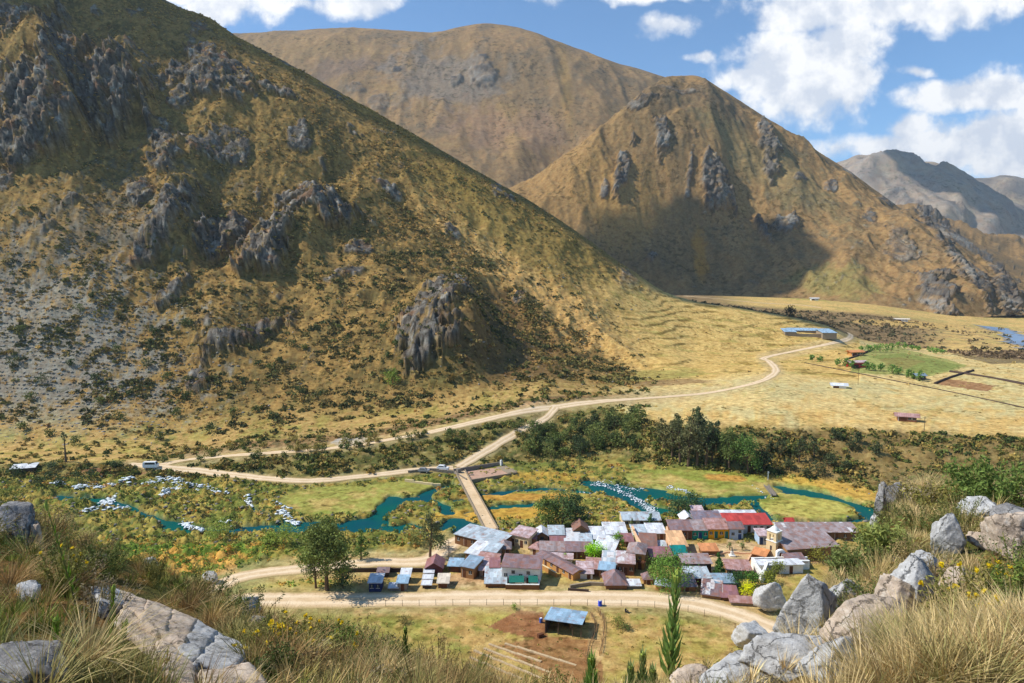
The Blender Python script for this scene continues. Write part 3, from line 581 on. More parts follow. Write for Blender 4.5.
ribbon('path', ROADS['village'], 6.0, m_road, .14)
ribbon('road', ROADS['far'], 5.0, m_road, .2)
# ------------------------------------------------------------ water
mw, t = mat_new('river_water'); g = t.n('ShaderNodeTexCoord')
mp = t.n('ShaderNodeMapping', i_Vector=g.outputs['Object']); mp.inputs['Scale'].default_value = (.5, 1.2, 1)
n1 = t.n('ShaderNodeTexNoise', i_Vector=mp.outputs[0], i_Scale=1.4, i_Detail=5.0); n2 = t.n('ShaderNodeTexNoise', i_Vector=g.outputs['Object'], i_Scale=.07, i_Detail=4.0)
wc = t.mix(t.rng(n2.outputs[0], .35, .65), c4(srgb(4, 88, 78)), c4(srgb(8, 74, 84)))
b = t.n('ShaderNodeBump', i_Height=n1.outputs[0], i_Distance=.06, i_Strength=.5)
finish(t, wc, .45, b.outputs[0], .05)
xs = np.linspace(-260, 300, 2); ys = np.linspace(176, 262, 2); XX, YY = np.meshgrid(xs, ys)
grid_mesh('river', XX, YY, XX*0-1.15, mw, None, None, smooth=False)
m_farwater = mat_plain('far_water', srgb(112, 142, 172), .3, .15, .02, 0, .5)
ribbon('river', [(982, 327), (992, 328), (1004, 331), (1016, 336), (1030, 344), (1050, 350)], 22, m_farwater, .35, wob=.6)
m_foam = mat_plain('foam', srgb(222, 228, 230), .8, .1, 2.0, .05)
# ------------------------------------------------------------ clumps of leaves / stones baked into one mesh
def cards(pts, size, col, rngl=None, up=0.0, aspect=1.0):
    """one leaf-sized quad at every point, random orientation"""
    n = len(pts); size = np.broadcast_to(size, (n,)); a = rng.normal(size=(n, 3)); a[:, 2] *= (1-up*.5); a /= np.linalg.norm(a, axis=1)[:, None]
    b = rng.normal(size=(n, 3)); b -= a*(a*b).sum(1)[:, None]; b /= np.linalg.norm(b, axis=1)[:, None]
    u = a*size[:, None]*.5; v = b*size[:, None]*.5*aspect
    co = np.stack([pts-u, pts+v, pts+u, pts-v], 1).reshape(-1, 3)
    return co, np.arange(4*n).reshape(n, 4), np.repeat(col, 4, 0)
def cards_obj(name, pts, size, col, mat, parent=None, aspect=.6, **tags):
    co, f, c = cards(np.asarray(pts), size, np.clip(col, .004, .9), aspect=aspect); me = bpy.data.meshes.new(name); raw_mesh(me, co, f); set_col(me, c)
    me.materials.append(mat); return link(name, me, None, parent, **tags)
def bush_points(cent, rad, per, flat=.8, shell=.55):
    n = len(cent); d = rng.normal(size=(n, per, 3)); d /= np.linalg.norm(d, axis=2)[..., None]; d[..., 2] = np.abs(d[..., 2])*1.0-.15
    r = shell+(1-shell)*rng.random((n, per))
    lob = 1+.25*np.sin(d[..., 0]*5+cent[:, None, 0])*np.cos(d[..., 1]*4+cent[:, None, 1])
    p = cent[:, None, :] + d*(r*lob)[..., None]*rad[:, None, None]*np.array([1, 1, flat]); return p.reshape(-1, 3)
def pick(mask, n, dens=None):
    """random ground vertices weighted by on-screen evenness (the grid is laid out in view angle)"""
    w = mask.ravel().astype(float)*((Gpx.ravel() > -60) & (Gpx.ravel() < 1090)); 
    if dens is not None: w = w*dens.ravel()
    w /= w.sum(); i = rng.choice(len(w), n, p=w)
    return np.stack([GX.ravel()[i], GY.ravel()[i], GZ.ravel()[i]], 1), i
def scatter_bushes(name, mask, n, r0, r1, cols_, per, leaf, label, cat, mat=None, dens=None, flat=.8):
    c, i = pick(mask, n, dens); c = c+rng.normal(size=c.shape)*np.array([.5, .5, 0])
    r = r0+(r1-r0)*rng.random(n)**2.6*1.35; cc = np.array(cols_)[rng.integers(0, len(cols_), n)]*(.75+.5*rng.random((n, 1)))
    p = bush_points(c, r, per, flat); col = np.repeat(cc, per, 0)*(.8+.4*rng.random((n*per, 1)))*1.75
    return cards_obj(name, p, np.repeat(r, per)*leaf, col, mat or m_veg, kind='stuff', label=label, category=cat, aspect=.8)
vis = (GRP > 12.0)*(GRP < 13.96)*Gmask['mtn']*(1-Gmask['rk']*.8)*(1-Gmask['rm'])
patch = sstep(fbm(GX, GY, 30, 4), -.3, .4)
notgold = (1-.85*Gmask['terr'])*(1-.8*sstep(ell(Gpx, Gpy, (575, 290, 190, 42, 36)), 0, .35))
scatter_bushes('dry_tussocks', vis*(GRP < 13.9), 15000, .5, 1.3, [srgb(150, 122, 68), srgb(124, 104, 58), srgb(104, 90, 50), srgb(140, 110, 66)], 9, 1.1, 'dry golden and olive grass tussocks dotting the near mountain slope', 'grass', dens=(.3+patch)*notgold)
low = sstep(Gpy, 120, 330)
scatter_bushes('hillside_shrubs', vis*(GRP < 13.8), 8000, .5, 2.0, [srgb(72, 72, 40), srgb(90, 86, 46), srgb(106, 94, 54), srgb(60, 62, 36), srgb(116, 98, 56)], 16, .8, 'small dark green shrubs scattered over the near mountain slope', 'shrubs', dens=low*(.05+sstep(fbm(GX, GY, 22, 4, .6), -.2, .5)**1.5)*notgold*(1-sstep(Gpx, 620, 700)))
sc2 = (GRP > 10.0)*(GRP < 12.05)*(1-Gmask['rm'])*((Gpx > 120)*(Gpx < 650)+(GRP < 11.05)*(Gpx >= 650)*1.0+(Gpx <= 120)*.4)
scatter_bushes('bank_shrubs', sc2, 5200, .5, 1.5, [srgb(78, 84, 40), srgb(100, 98, 48), srgb(58, 66, 34), srgb(134, 114, 60), srgb(112, 96, 54)], 18, .75, 'low green and tan shrubs covering the banks above the river', 'shrubs', dens=.15+sstep(fbm(GX, GY, 12, 4), -.2, .35))
fl = Gmask['flood']*(1-Gmask['meadow'])*(1-Gmask['wat'])*(1-Gmask['rm'])*(Gpy < 545)
scatter_bushes('riverside_shrubs', fl, 4600, .35, 1.1, [srgb(160, 142, 74), srgb(112, 116, 56), srgb(86, 96, 46), srgb(158, 122, 66), srgb(128, 126, 62), srgb(94, 88, 52), srgb(104, 112, 52), srgb(120, 110, 58)], 16, .7, 'yellow, orange and green shrubs crowding the braided river bed', 'shrubs', flat=.9)
nf = (GRP > 5.2)*(GRP < 7.2)*(1-Gmask['rm'])*(Gpx < 330)*(Gpy < 590)*1.0
scatter_bushes('meadow_shrubs', nf, 1800, .25, .8, [srgb(96, 120, 46), srgb(190, 150, 70), srgb(120, 128, 56)], 14, .7, 'green and yellow low growth on the flat left of the village', 'shrubs')
nf2 = (GRP > 5.2)*(GRP < 7.0)*(1-Gmask['rm'])*(Gpx > 300)*(Gpy > 606)*1.0
scatter_bushes('pasture_tufts', nf2, 900, .1, .35, [srgb(110, 104, 56), srgb(150, 130, 70), srgb(128, 120, 64)], 10, .9, 'small dry grass tufts dotted over the pasture below the dirt road', 'grass', flat=.5)
fbk = (GRP > 14.05)*(GRP < 15.5)*(Gpx > 690)*(1-Gmask['rm'])*1.0
scatter_bushes('far_scrub', fbk, 1000, 1.2, 3.2, [srgb(86, 76, 54), srgb(104, 88, 62), srgb(66, 66, 44)], 14, .7, 'dark brown scrub on the bank beyond the golden field', 'shrubs', dens=1-sstep(Gpx, 900, 960)*.8)
pl = Gmask['plat']*(Gpx > 640)*(GRP < 13.9)*1.0
scatter_bushes('plateau_tufts', pl, 900, .3, 1.0, [srgb(150, 128, 76), srgb(120, 104, 64)], 10, .9, 'sparse dark tufts scattered over the dry yellow plateau', 'grass', dens=sstep(Gpy, 398, 430)+.12+sstep(ell(Gpx, Gpy, (868, 412, 26, 6, 0)), 0, .5)*3, flat=.5)
ps = (Gpx > 930)*(GRP > 12)*(GRP < 14)*(1-0*Gpx); ps = ps*sstep(ell(Gpx, Gpy, (1015, 353, 80, 7, 3)), 0, .2)
scatter_bushes('far_scrub', ps, 500, 1.2, 3.0, [srgb(86, 72, 52), srgb(106, 88, 66)], 12, .7, 'brown scrub strip at the far right edge of the plateau', 'shrubs')
# foam of the rapids and boulders of the cascades
def lumps(name, cent, rad, flat, mat, cols_=None, sub=1, **tags):
    bm = bmesh.new(); bmesh.ops.create_icosphere(bm, subdivisions=sub, radius=1); bm.verts.ensure_lookup_table()
    v0 = np.array([v.co for v in bm.verts]); f0 = np.array([[v.index for v in f.verts] for f in bm.faces]); bm.free()
    n = len(cent); k = len(v0); jit = 1+.3*rng.normal(size=(n, k, 1)); sc = rad[:, None, None]*np.stack([.7+.7*rng.random(n), .7+.7*rng.random(n), np.full(n, flat)], 1)[:, None, :]
    co = (cent[:, None, :]+v0[None]*jit*sc).reshape(-1, 3); f = (f0[None]+(np.arange(n)*k)[:, None, None]).reshape(-1, 3)
    me = bpy.data.meshes.new(name); raw_mesh(me, co, f)
    if cols_ is not None: set_col(me, np.repeat(cols_, k, 0))
    me.materials.append(mat); return link(name, me, None, **tags)
fo = []
def foam_line(pts, n, spread, r=(.10, .38)):
    c = catmull(pts, 10); n = int(n*1.7)
    for _ in range(n):
        a = c[rng.integers(0, len(c))]; rr = r if a[0] > 400 else (.22, .75); x, y = a[0]+rng.normal()*spread, a[1]+rng.normal()*spread*.3
        X_, Y_, Z_ = P(x, y, float(Yz(x, y, -1.0))); fo.append((X_, Y_, -1.08+.1*rng.random(), rr[0]+(rr[1]-rr[0])*rng.random()**2))
for pts, n, s in [([(596, 484), (618, 490), (634, 498), (646, 506), (652, 511)], 240, 3), ([(600, 482), (640, 490)], 50, 4), ([(668, 488), (684, 492), (694, 497)], 60, 2),
                  ([(280, 514), (288, 519), (296, 524)], 60, 2), ([(246, 500), (252, 508)], 36, 1.5), ([(185, 524), (193, 530)], 60, 2.5), ([(196, 533), (204, 537)], 30, 2), ([(85, 515), (100, 508), (108, 500)], 70, 2.5),
                  ([(75, 491), (100, 490), (120, 487), (134, 484)], 110, 2), ([(150, 487), (175, 483), (178, 492)], 90, 3), ([(168, 494), (163, 498)], 30, 2), ([(190, 489), (205, 490), (225, 496)], 50, 3), ([(110, 512), (128, 508)], 30, 3), ([(222, 524), (228, 528)], 20, 2), ([(275, 505), (290, 512)], 15, 2), ([(752, 488), (772, 500)], 10, 2), ([(55, 489), (62, 488)], 20, 2), ([(117, 497), (110, 505)], 20, 1.5), ([(570, 492), (594, 494)], 12, 2)]:
    foam_line(pts, n, s)
fo = np.array(fo, float); fz = np.array([max(-1.05, zat(a[0], a[1])) for a in fo]); fo[:, 2] = fz+.08+.22*(fo[:, 0] < -40)
lumps('white_water', fo[:, :3], fo[:, 3], .28, m_foam, kind='stuff', label='white foaming water of the rapids and cascades in the river', category='rapids')
# scree and loose stones of the left slope, stones by the river
c, i = pick(vis*(GRP < 13.5), 5000, dens=sstep(ell(Gpx, Gpy, (40, 370, 210, 150, 0)), 0, .5)*(Gpy > 200)+.03)
lumps('scree_stones', c, .25+.6*rng.random(5000)**3, .6, mat_vcol('scree_stone', .95, .1), np.stack([srgb(142, 136, 126)]*5000)*(.7+.6*rng.random((5000, 1))), kind='stuff', label='pale grey loose stones lying on the lower left mountain slope', category='stones')
c, i = pick(fl, 1400); lumps('river_stones', c, .2+.5*rng.random(1400)**2, .6, mat_vcol('river_stone', .9, .2), np.stack([srgb(128, 122, 112)]*1400)*(.6+.7*rng.random((1400, 1))), kind='stuff', label='grey stones scattered along the shallow river channels', category='stones')
# ------------------------------------------------------------ trees
def tube(bm, pts, rads, sides=6):
    rings = []
    for i, (p, r) in enumerate(zip(pts, rads)):
        d = (Vector(pts[min(i+1, len(pts)-1)])-Vector(pts[max(i-1, 0)])).normalized(); q = d.to_track_quat('Z', 'Y')
        rings.append([bm.verts.new(Vector(p)+q @ Vector((math.cos(2*math.pi*k/sides)*r, math.sin(2*math.pi*k/sides)*r, 0))) for k in range(sides)])
    for a, b in zip(rings[:-1], rings[1:]):
        for k in range(sides): bm.faces.new((a[k], a[(k+1) % sides], b[(k+1) % sides], b[k]))
    bm.faces.new(rings[0][::-1]); bm.faces.new(rings[-1])
def bm_obj(name, bm, mat, parent=None, smooth=False, **tags):
    bmesh.ops.recalc_face_normals(bm, faces=bm.faces); me = bpy.data.meshes.new(name); bm.to_mesh(me); bm.free()
    if smooth: me.polygons.foreach_set('use_smooth', np.ones(len(me.polygons), bool))
    me.materials.append(mat); return link(name, me, None, parent, **tags)
def tree(name, label, loc, h, w, kind='round', colr=None, leafs=1200, leaf=.28, group=None, cat='tree', trunk=.1):
    t_ = empty(name, label, cat, loc, rng.random()*6.28, group)
    colr = colr if colr is not None else srgb(70, 84, 40); bm = bmesh.new(); lobes = []
    base = {'round': .12, 'tall': .22, 'cone': .08, 'bare': .6, 'shrub': .02}[kind]*h
    top = h*.85; tr = h*.022+.04
    lean = rng.normal(size=2)*h*.03
    tube(bm, [(0, 0, -.3), (lean[0]*.4, lean[1]*.4, h*.35), (lean[0], lean[1], top)], [tr*1.3, tr*.9, tr*.25], 7)
    nb = {'round': 9, 'tall': 13, 'cone': 10, 'bare': 6, 'shrub': 8}[kind]
    for k in range(nb):
        f = (k+.5)/nb; z0 = base+(top-base)*f*.85; a = k*2.4+rng.random()
        if kind == 'cone': rr = w*.5*(1-f)*.75+.08*w
        elif kind == 'tall': rr = w*.5*(.45+.55*math.sin(math.pi*min(1, f*.9+.2)))*(.7+.5*rng.random())
        elif kind == 'shrub': rr = w*.34*(.7+.5*rng.random())
        else: rr = w*.5*(.5+.5*math.sin(math.pi*(f*.8+.15)))*(.6+.4*rng.random())
        tip = np.array([math.cos(a)*rr*.75+lean[0]*f, math.sin(a)*rr*.75+lean[1]*f, min(h*.93, z0+rr*(.55 if kind != 'cone' else .1))])
        tube(bm, [(lean[0]*f, lean[1]*f, z0*.85), tuple(tip)], [tr*.45*(1-f*.5), tr*.12], 4)
        lobes.append((tip, {'round': .30, 'tall': .27, 'cone': .26, 'bare': .16, 'shrub': .34}[kind]*w*(.75+.5*rng.random())*(1-.45*f if kind == 'cone' else 1)))
    if kind != 'bare': lobes.append((np.array([lean[0], lean[1], h*.9]), w*.16 if kind == 'cone' else w*.24))
    bm_obj('trunk', bm, m_bark, t_)
    pts = []; cc = []; per = leafs//len(lobes)
    for c_, r_ in lobes:
        sub = rng.integers(5, 8); d = rng.normal(size=(sub, 3)); d /= np.linalg.norm(d, axis=1)[:, None]; sc_ = c_+d*r_*.62
        for s_ in sc_:
            m_ = per//sub; q = rng.normal(size=(m_, 3))*r_*.30*np.array([1, 1, .8 if kind != 'cone' else 1.1])+s_; pts.append(q); cc.append(np.tile(colr*(.7+.65*rng.random()), (m_, 1))*(.8+.4*rng.random((m_, 1))))
    pts = np.concatenate(pts); cc = np.concatenate(cc)*1.9; pts[:, 2] = np.maximum(pts[:, 2], .05)
    cards_obj('crown', pts, leaf*(.7+.6*rng.random(len(pts))), cc, m_leaf, t_, aspect=.7)
    return t_
def T(px, py, name, label, h, w, kind, c, **kw): return tree(name, label, hit(px, py), h, w, kind, srgb(*c), **kw)
T(327, 590, 'tall_tree', 'large dark green tree with forked trunks standing left of the village by the road', 16.5, 11.5, 'tall', (92, 100, 48), leafs=9000, leaf=.5)
T(316, 588, 'leaning_tree', 'dark tree leaning left at the foot of the large roadside tree', 9, 5, 'tall', (66, 74, 38), leafs=1500, leaf=.36)
T(343, 588, 'shrub', 'dark green shrub at the right foot of the large roadside tree', 4.5, 5.5, 'shrub', (50, 68, 38), leafs=1300, leaf=.34, cat='shrub')
T(361, 560, 'conical_tree', 'small upright green tree between the river and the village path', 8.0, 4.4, 'cone', (84, 104, 46), leafs=1300, leaf=.36)
T(430, 557, 'tall_tree', 'tall thin dark tree behind the maroon roofed house', 12, 5.6, 'tall', (66, 72, 44), leafs=1700, leaf=.36)
T(440, 549, 'shrub', 'dark bush right of the thin tree beside the river pool', 4.0, 4, 'shrub', (60, 74, 42), leafs=500, leaf=.4, cat='shrub')
T(416, 545, 'shrub', 'olive bush left of the thin tree beside the river pool', 3.4, 5, 'shrub', (98, 100, 52), leafs=500, leaf=.4, cat='shrub')
for x, y, h, w, c, l in [(548, 527, 8.5, 7.5, (84, 96, 44), 'leftmost and yellowest of the riverside tree clump behind the village'), (562, 528, 9.5, 8, (72, 88, 48), 'middle tree of the riverside clump behind the village'), (576, 529, 9, 7.5, (52, 68, 40), 'rightmost and darkest tree of the riverside clump behind the village')]:
    T(x, y, 'riverside_tree', l, h, w, 'round', c, leafs=2200, leaf=.45)
T(593, 561, 'courtyard_tree', 'bright green round tree in the courtyard between purple roofs', 3.9, 5.6, 'round', (120, 160, 34), leafs=1700, leaf=.32)
T(565, 561, 'courtyard_tree', 'tiny green tree in front of the white courtyard building', 1.9, 1.7, 'round', (110, 140, 50), leafs=250, leaf=.25)
T(618, 551, 'tree', 'narrow green tree squeezed between white roofs and the rust streaked roof', 5.0, 3.2, 'round', (92, 120, 44), leafs=900, leaf=.32)
T(650, 528, 'tree', 'small green tree in front of the long pale roof with cream gable', 4.2, 3.4, 'cone', (70, 96, 50), leafs=600, leaf=.36)
T(632, 529, 'tree', 'small slim tree by the cream gable end of the long pale building', 3.0, 1.8, 'cone', (88, 100, 50), leafs=300, leaf=.3)
T(668, 590, 'spreading_tree', 'wide green tree among roofs near the road in the middle of the village', 6.4, 9.6, 'round', (82, 108, 42), leafs=3200, leaf=.36)
T(656, 582, 'tree', 'lower left companion of the wide green tree among the roofs', 3.6, 5, 'round', (100, 112, 50), leafs=900, leaf=.34)
T(719, 578, 'column_tree', 'dark column shaped tree right of the grey walled house', 6.4, 3.2, 'cone', (58, 86, 34), leafs=1800, leaf=.3)
T(737, 588, 'shrub', 'dark green bush below the purple and orange roof', 3.4, 4.6, 'shrub', (50, 76, 40), leafs=900, leaf=.34, cat='shrub')
T(752, 586, 'shrub', 'mid green bush between the white compound and the yellow bush', 3.0, 4.4, 'shrub', (70, 100, 40), leafs=800, leaf=.34, cat='shrub')
T(748, 595, 'yellow_shrub', 'bright yellow green bush at the right end of the village', 2.4, 3.6, 'shrub', (176, 178, 24), leafs=700, leaf=.3, cat='shrub')
T(768, 584, 'shrub', 'olive bush below the white compound wall', 2.8, 4.0, 'shrub', (112, 116, 44), leafs=700, leaf=.34, cat='shrub')
T(776, 574, 'shrub', 'green brown bush against the inner side of the white compound', 2.6, 4.0, 'shrub', (96, 102, 44), leafs=700, leaf=.34, cat='shrub')
T(818, 562, 'shrub', 'olive bush below the long purple church roof', 3.0, 5.0, 'shrub', (112, 108, 44), leafs=700, leaf=.34, cat='shrub')
T(678, 517, 'riverside_tree', 'left one of two dark trees by the river behind the small white houses', 6, 6.5, 'round', (60, 82, 50), leafs=1200, leaf=.45)
T(692, 515, 'riverside_tree', 'right one of two dark trees by the river behind the small white houses', 6.5, 7, 'round', (56, 76, 44), leafs=1200, leaf=.45)
T(705, 513, 'conical_tree', 'tiny dark pointed tree on the river bank behind the grey roof', 3, 1.6, 'cone', (40, 60, 34), leafs=250, leaf=.35)
for x, l in [(729.5, 'left one of two clipped round topped trees on the plaza'), (742, 'right one of two clipped round topped trees on the plaza')]:
    T(x, 550, 'clipped_tree', l, 2.2, 1.3, 'round', (84, 100, 52), leafs=260, leaf=.22)
# grove beyond the river
for k, (x, y, h, w, kd, c) in enumerate([(664, 452, 13, 6, 'tall', (86, 84, 52)), (672, 458, 15, 6, 'tall', (92, 88, 56)), (680, 462, 17, 7, 'tall', (78, 80, 50)), (688, 466, 18, 7, 'tall', (96, 92, 60)), (697, 466, 19, 7, 'tall', (84, 84, 54)), (706, 467, 18, 6, 'tall', (64, 72, 44)), (712, 462, 15, 6, 'tall', (58, 66, 42)), (692, 448, 16, 6, 'tall', (74, 80, 48)), (700, 440, 13, 5, 'tall', (70, 78, 50)), (676, 444, 12, 5, 'tall', (76, 80, 48)), (716, 452, 12, 5, 'cone', (60, 72, 46))]):
    T(x, y, 'eucalyptus_tree', 'tall slim olive tree in the grove beyond the river', h, w, kd, c, leafs=1300, leaf=.6, group='tall trees of the grove beyond the river')
T(729, 470, 'round_tree', 'tall bright green tree at the right edge of the grove with a rounded crown', 15, 9.5, 'tall', (78, 88, 44), leafs=2600, leaf=.55)
T(748, 474, 'round_tree', 'broad dark green tree right of the rounded bright tree beyond the river', 13.5, 11, 'round', (72, 92, 42), leafs=2600, leaf=.55)
T(764, 474, 'round_tree', 'low nearly black tree at the right end of the tree group beyond the river', 8, 7, 'round', (40, 52, 34), leafs=1300, leaf=.55)
for x, y, h, w in [(781, 458, 7, 4), (799, 462, 9, 5), (814, 458, 8, 4), (788, 470, 4, 4), (829, 466, 4, 4.5), (818, 476, 4.5, 5), (835, 440, 4, 4), (852, 450, 4, 4), (858, 442, 3.5, 3.5), (876, 454, 3.5, 4), (846, 470, 3, 4), (770, 452, 4, 3), (806, 478, 3, 4)]:
    T(x, y, 'scarp_shrub', 'dark shrub growing on the dry scarp below the plateau', h, w, 'shrub' if h < 5 else 'tall', (62, 68, 42), leafs=420, leaf=.55, group='dark shrubs on the dry scarp', cat='shrub')
for k in range(64):
    x = 530+110*rng.random(); lo = 428+(x-530)*-.12; y = lo+34*rng.random()**.8
    s = .7+.8*rng.random()
    T(x, y, 'thicket_shrub', 'dark green shrub in the thicket between the two dirt roads', 3.6*s, 5.0*s, 'shrub', [(64, 74, 38), (78, 88, 42), (52, 62, 36), (94, 98, 50)][k % 4], leafs=360, leaf=.6, group='shrubs of the thicket between the two dirt roads', cat='shrub')
for k in range(90):
    x = 150+430*rng.random(); y = 452+ (x-150)*-.07 + rng.random()*14; s = .5+.6*rng.random()
    x = float(x); T(x, y, 'bank_shrub', 'green brown shrub on the bank between the upper road and the river', 2.2*s, 3.4*s, 'shrub', [(92, 92, 46), (70, 80, 40), (118, 106, 56)][k % 3], leafs=200, leaf=.5, group='shrubs on the bank under the upper road', cat='shrub')
sel = [(268, 333), (270, 370), (280, 362), (154, 335), (150, 345), (190, 328), (185, 325), (292, 347), (258, 366), (392, 377), (388, 358), (402, 366), (272, 420), (256, 412), (234, 415), (166, 380), (178, 417), (147, 368), (24, 430), (50, 436), (75, 445), (116, 352), (92, 297), (51, 274), (80, 312), (60, 333), (22, 332), (95, 380), (42, 383), (15, 365), (244, 383), (300, 395), (318, 400), (340, 330), (384, 330), (346, 343), (396, 345), (305, 350), (120, 420), (188, 400), (160, 440), (212, 433), (100, 405), (30, 400), (70, 365), (130, 395)]
for x, y in sel:
    s = .8+.7*rng.random()
    T(x, y, 'slope_shrub', 'rounded dark green shrub on the lower slope of the near mountain', 2.6*s, 4.2*s, 'shrub', [(56, 66, 34), (74, 80, 38)][int(s*10) % 2], leafs=240, leaf=.7, group='rounded shrubs on the lower slope of the near mountain', cat='shrub')
T(392, 384, 'slope_shrub', 'bright green bush at the left foot of the big cliff', 6, 8, 'shrub', (100, 112, 44), leafs=700, leaf=.7, cat='shrub')
# far field trees
for x, y, h, w in [(862, 352, 4, 4), (868, 352, 5, 5), (874, 352, 5, 6), (880, 352, 5.5, 6), (886, 352, 5, 6), (892, 350, 5, 5), (898, 349, 6, 5), (905, 349, 5, 4), (912, 350, 4, 4), (918, 351, 4, 4), (930, 352, 3, 6), (936, 354, 4, 5), (942, 354, 3, 4)]:
    T(x, y, 'field_tree', 'small green tree in the row behind the green far field', h, w, 'round', (88, 116, 48), leafs=200, leaf=.9, group='small trees in the row behind the green far field')
for x, y, h, w in [(838, 366, 4, 4), (846, 367, 5, 5), (852, 368, 4, 4), (866, 370, 5, 4), (872, 371, 4, 4), (880, 371, 4, 4), (892, 374, 5, 5), (898, 375, 4, 4), (908, 378, 4.5, 3), (913, 379, 4, 3), (919, 381, 6, 4), (820, 362, 3, 4), (812, 361, 4, 3), (858, 357, 0.1, .1)][:13]:
    T(x, y, 'field_tree', 'small green tree in the row in front of the green far field', h, w, 'round', (84, 108, 48), leafs=200, leaf=.9, group='small trees in the row in front of the green far field')
T(790, 317, 'round_tree', 'dark round tree standing alone on the far edge of the golden field', 8, 9, 'round', (56, 50, 36), leafs=500, leaf=1.1)
T(66, 462, 'bare_tree', 'tall thin nearly bare tree trunk on the far left bank', 13, 3.0, 'bare', (90, 92, 60), leafs=300, leaf=.4)
for x, y, h, w in [(78, 482, 3.5, 5), (92, 480, 3, 4), (60, 486, 3, 4), (50, 480, 3, 4), (14, 478, 4, 5), (40, 484, 2.5, 4), (115, 468, 2.4, 4)]:
    T(x, y, 'bank_shrub', 'dark bush along the far left river bank', h, w, 'shrub', (58, 70, 40), leafs=300, leaf=.5, group='dark bushes along the far left river bank', cat='shrub')
T(52, 470, 'shrub', 'grey green bush beside the white roofed shelter', 3, 4, 'shrub', (66, 76, 48), leafs=300, leaf=.5, cat='shrub')
for x, y, w in [(220, 538, 8), (285, 542, 8), (270, 545, 5)]:
    T(x, y, 'bank_shrub', 'rounded olive bush on the near river bank left of the large tree', w*.42, w, 'shrub', (112, 124, 52), leafs=900, leaf=.4, group='rounded olive bushes on the near river bank', cat='shrub')
for x, y, h, w, l in [(554, 470, 3, 3, 'small round tree right of the walled yard, left one'), (566, 471, 3, 3, 'small round tree right of the walled yard, middle one'), (580, 467, 4, 4, 'dark round tree right of the walled yard near the thicket')]:
    T(x, y, 'tree', l, h, w, 'round', (72, 84, 44), leafs=350, leaf=.4)
T(618, 627, 'shrub', 'olive thorn bush by the corral fence near the blue shed', 1.6, 3.4, 'shrub', (100, 104, 48), leafs=700, leaf=.22, cat='shrub')
T(627, 630, 'shrub', 'small dark bush right of the thorn bush near the corral', 1.0, 2.0, 'shrub', (70, 84, 42), leafs=350, leaf=.2, cat='shrub')
T(404, 623, 'shrub', 'solitary low olive bush on the pasture left of the ploughed patch', 1.2, 2.6, 'shrub', (96, 92, 50), leafs=500, leaf=.2, cat='shrub')
T(514, 609, 'shrub', 'small bright green bush by the roadside fence', .9, 1.8, 'shrub', (100, 120, 44), leafs=250, leaf=.2, cat='shrub')
# ============================================================ BUILDINGS
def on_plane(px, py, z=0.0):
    Y = float(Yz(px, py, z)); x, y, zz = P(px, py, Y); return Vector((float(x), float(y), z))
def mat_wall(name, c, dirt=.35):
    m, t = mat_new(name); g = t.n('ShaderNodeTexCoord')
    n1 = t.n('ShaderNodeTexNoise', i_Vector=g.outputs['Object'], i_Scale=1.1, i_Detail=8.0, i_Roughness=.7)
    n2 = t.n('ShaderNodeTexNoise', i_Vector=g.outputs['Object'], i_Scale=9.0, i_Detail=4.0)
    cc = t.mix(t.rng(n1.outputs[0], .42, .7, 0, dirt*1.4), c4(c), c4(c*np.array([.72, .62, .5])))
    cc = t.mix(t.rng(n2.outputs[0], .4, .8, 0, .25), cc, c4(c*.6))
    b = t.n('ShaderNodeBump', i_Height=n2.outputs[0], i_Distance=.03, i_Strength=.6); finish(t, cc, .92, b.outputs[0], .1); return m
def mat_roof(name, c, rust=.3, rustc=(128, 84, 66), gloss=.55, stripe=0.0):
    """corrugated sheet: ribs along the slope, rusty sheets, streaks"""
    m, t = mat_new(name); g = t.n('ShaderNodeTexCoord'); s = t.n('ShaderNodeSeparateXYZ', i_0=g.outputs['Object'])
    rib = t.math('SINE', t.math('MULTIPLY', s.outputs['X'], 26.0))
    shx = t.math('FLOOR', t.math('DIVIDE', s.outputs['X'], .85)); shy = t.math('FLOOR', t.math('DIVIDE', s.outputs['Y'], 2.2))
    cv = t.n('ShaderNodeCombineXYZ', i_0=shx, i_1=shy, i_2=0.0); wn = t.n('ShaderNodeTexWhiteNoise', i_Vector=cv.outputs[0])
    wn.noise_dimensions = '3D'
    n1 = t.n('ShaderNodeTexNoise', i_Vector=g.outputs['Object'], i_Scale=.8, i_Detail=8.0, i_Roughness=.7)
    mp = t.n('ShaderNodeMapping', i_Vector=g.outputs['Object']); mp.inputs['Scale'].default_value = (5, .5, .5)
    n2 = t.n('ShaderNodeTexNoise', i_Vector=mp.outputs[0], i_Scale=1.0, i_Detail=4.0)
    base = t.mix(t.rng(wn.outputs['Value'], 0, 1, 0, 1), c4(c*.66), c4(c*1.22))
    if stripe: base = t.mix(t.math('GREATER_THAN', wn.outputs['Value'], 1-stripe), base, (.72, .70, .68, 1))
    base = t.mix(t.rng(n1.outputs[0], .62-rust*.35, .72-rust*.2, 0, .8), base, c4(srgb(*rustc)))
    base = t.mix(t.rng(n2.outputs[0], .5, .75, 0, .4), base, c4(c*.55))
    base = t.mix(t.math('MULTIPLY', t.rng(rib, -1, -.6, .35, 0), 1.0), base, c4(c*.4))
    b = t.n('ShaderNodeBump', i_Height=rib, i_Distance=.03, i_Strength=.5); finish(t, base, gloss, b.outputs[0], .25); return m
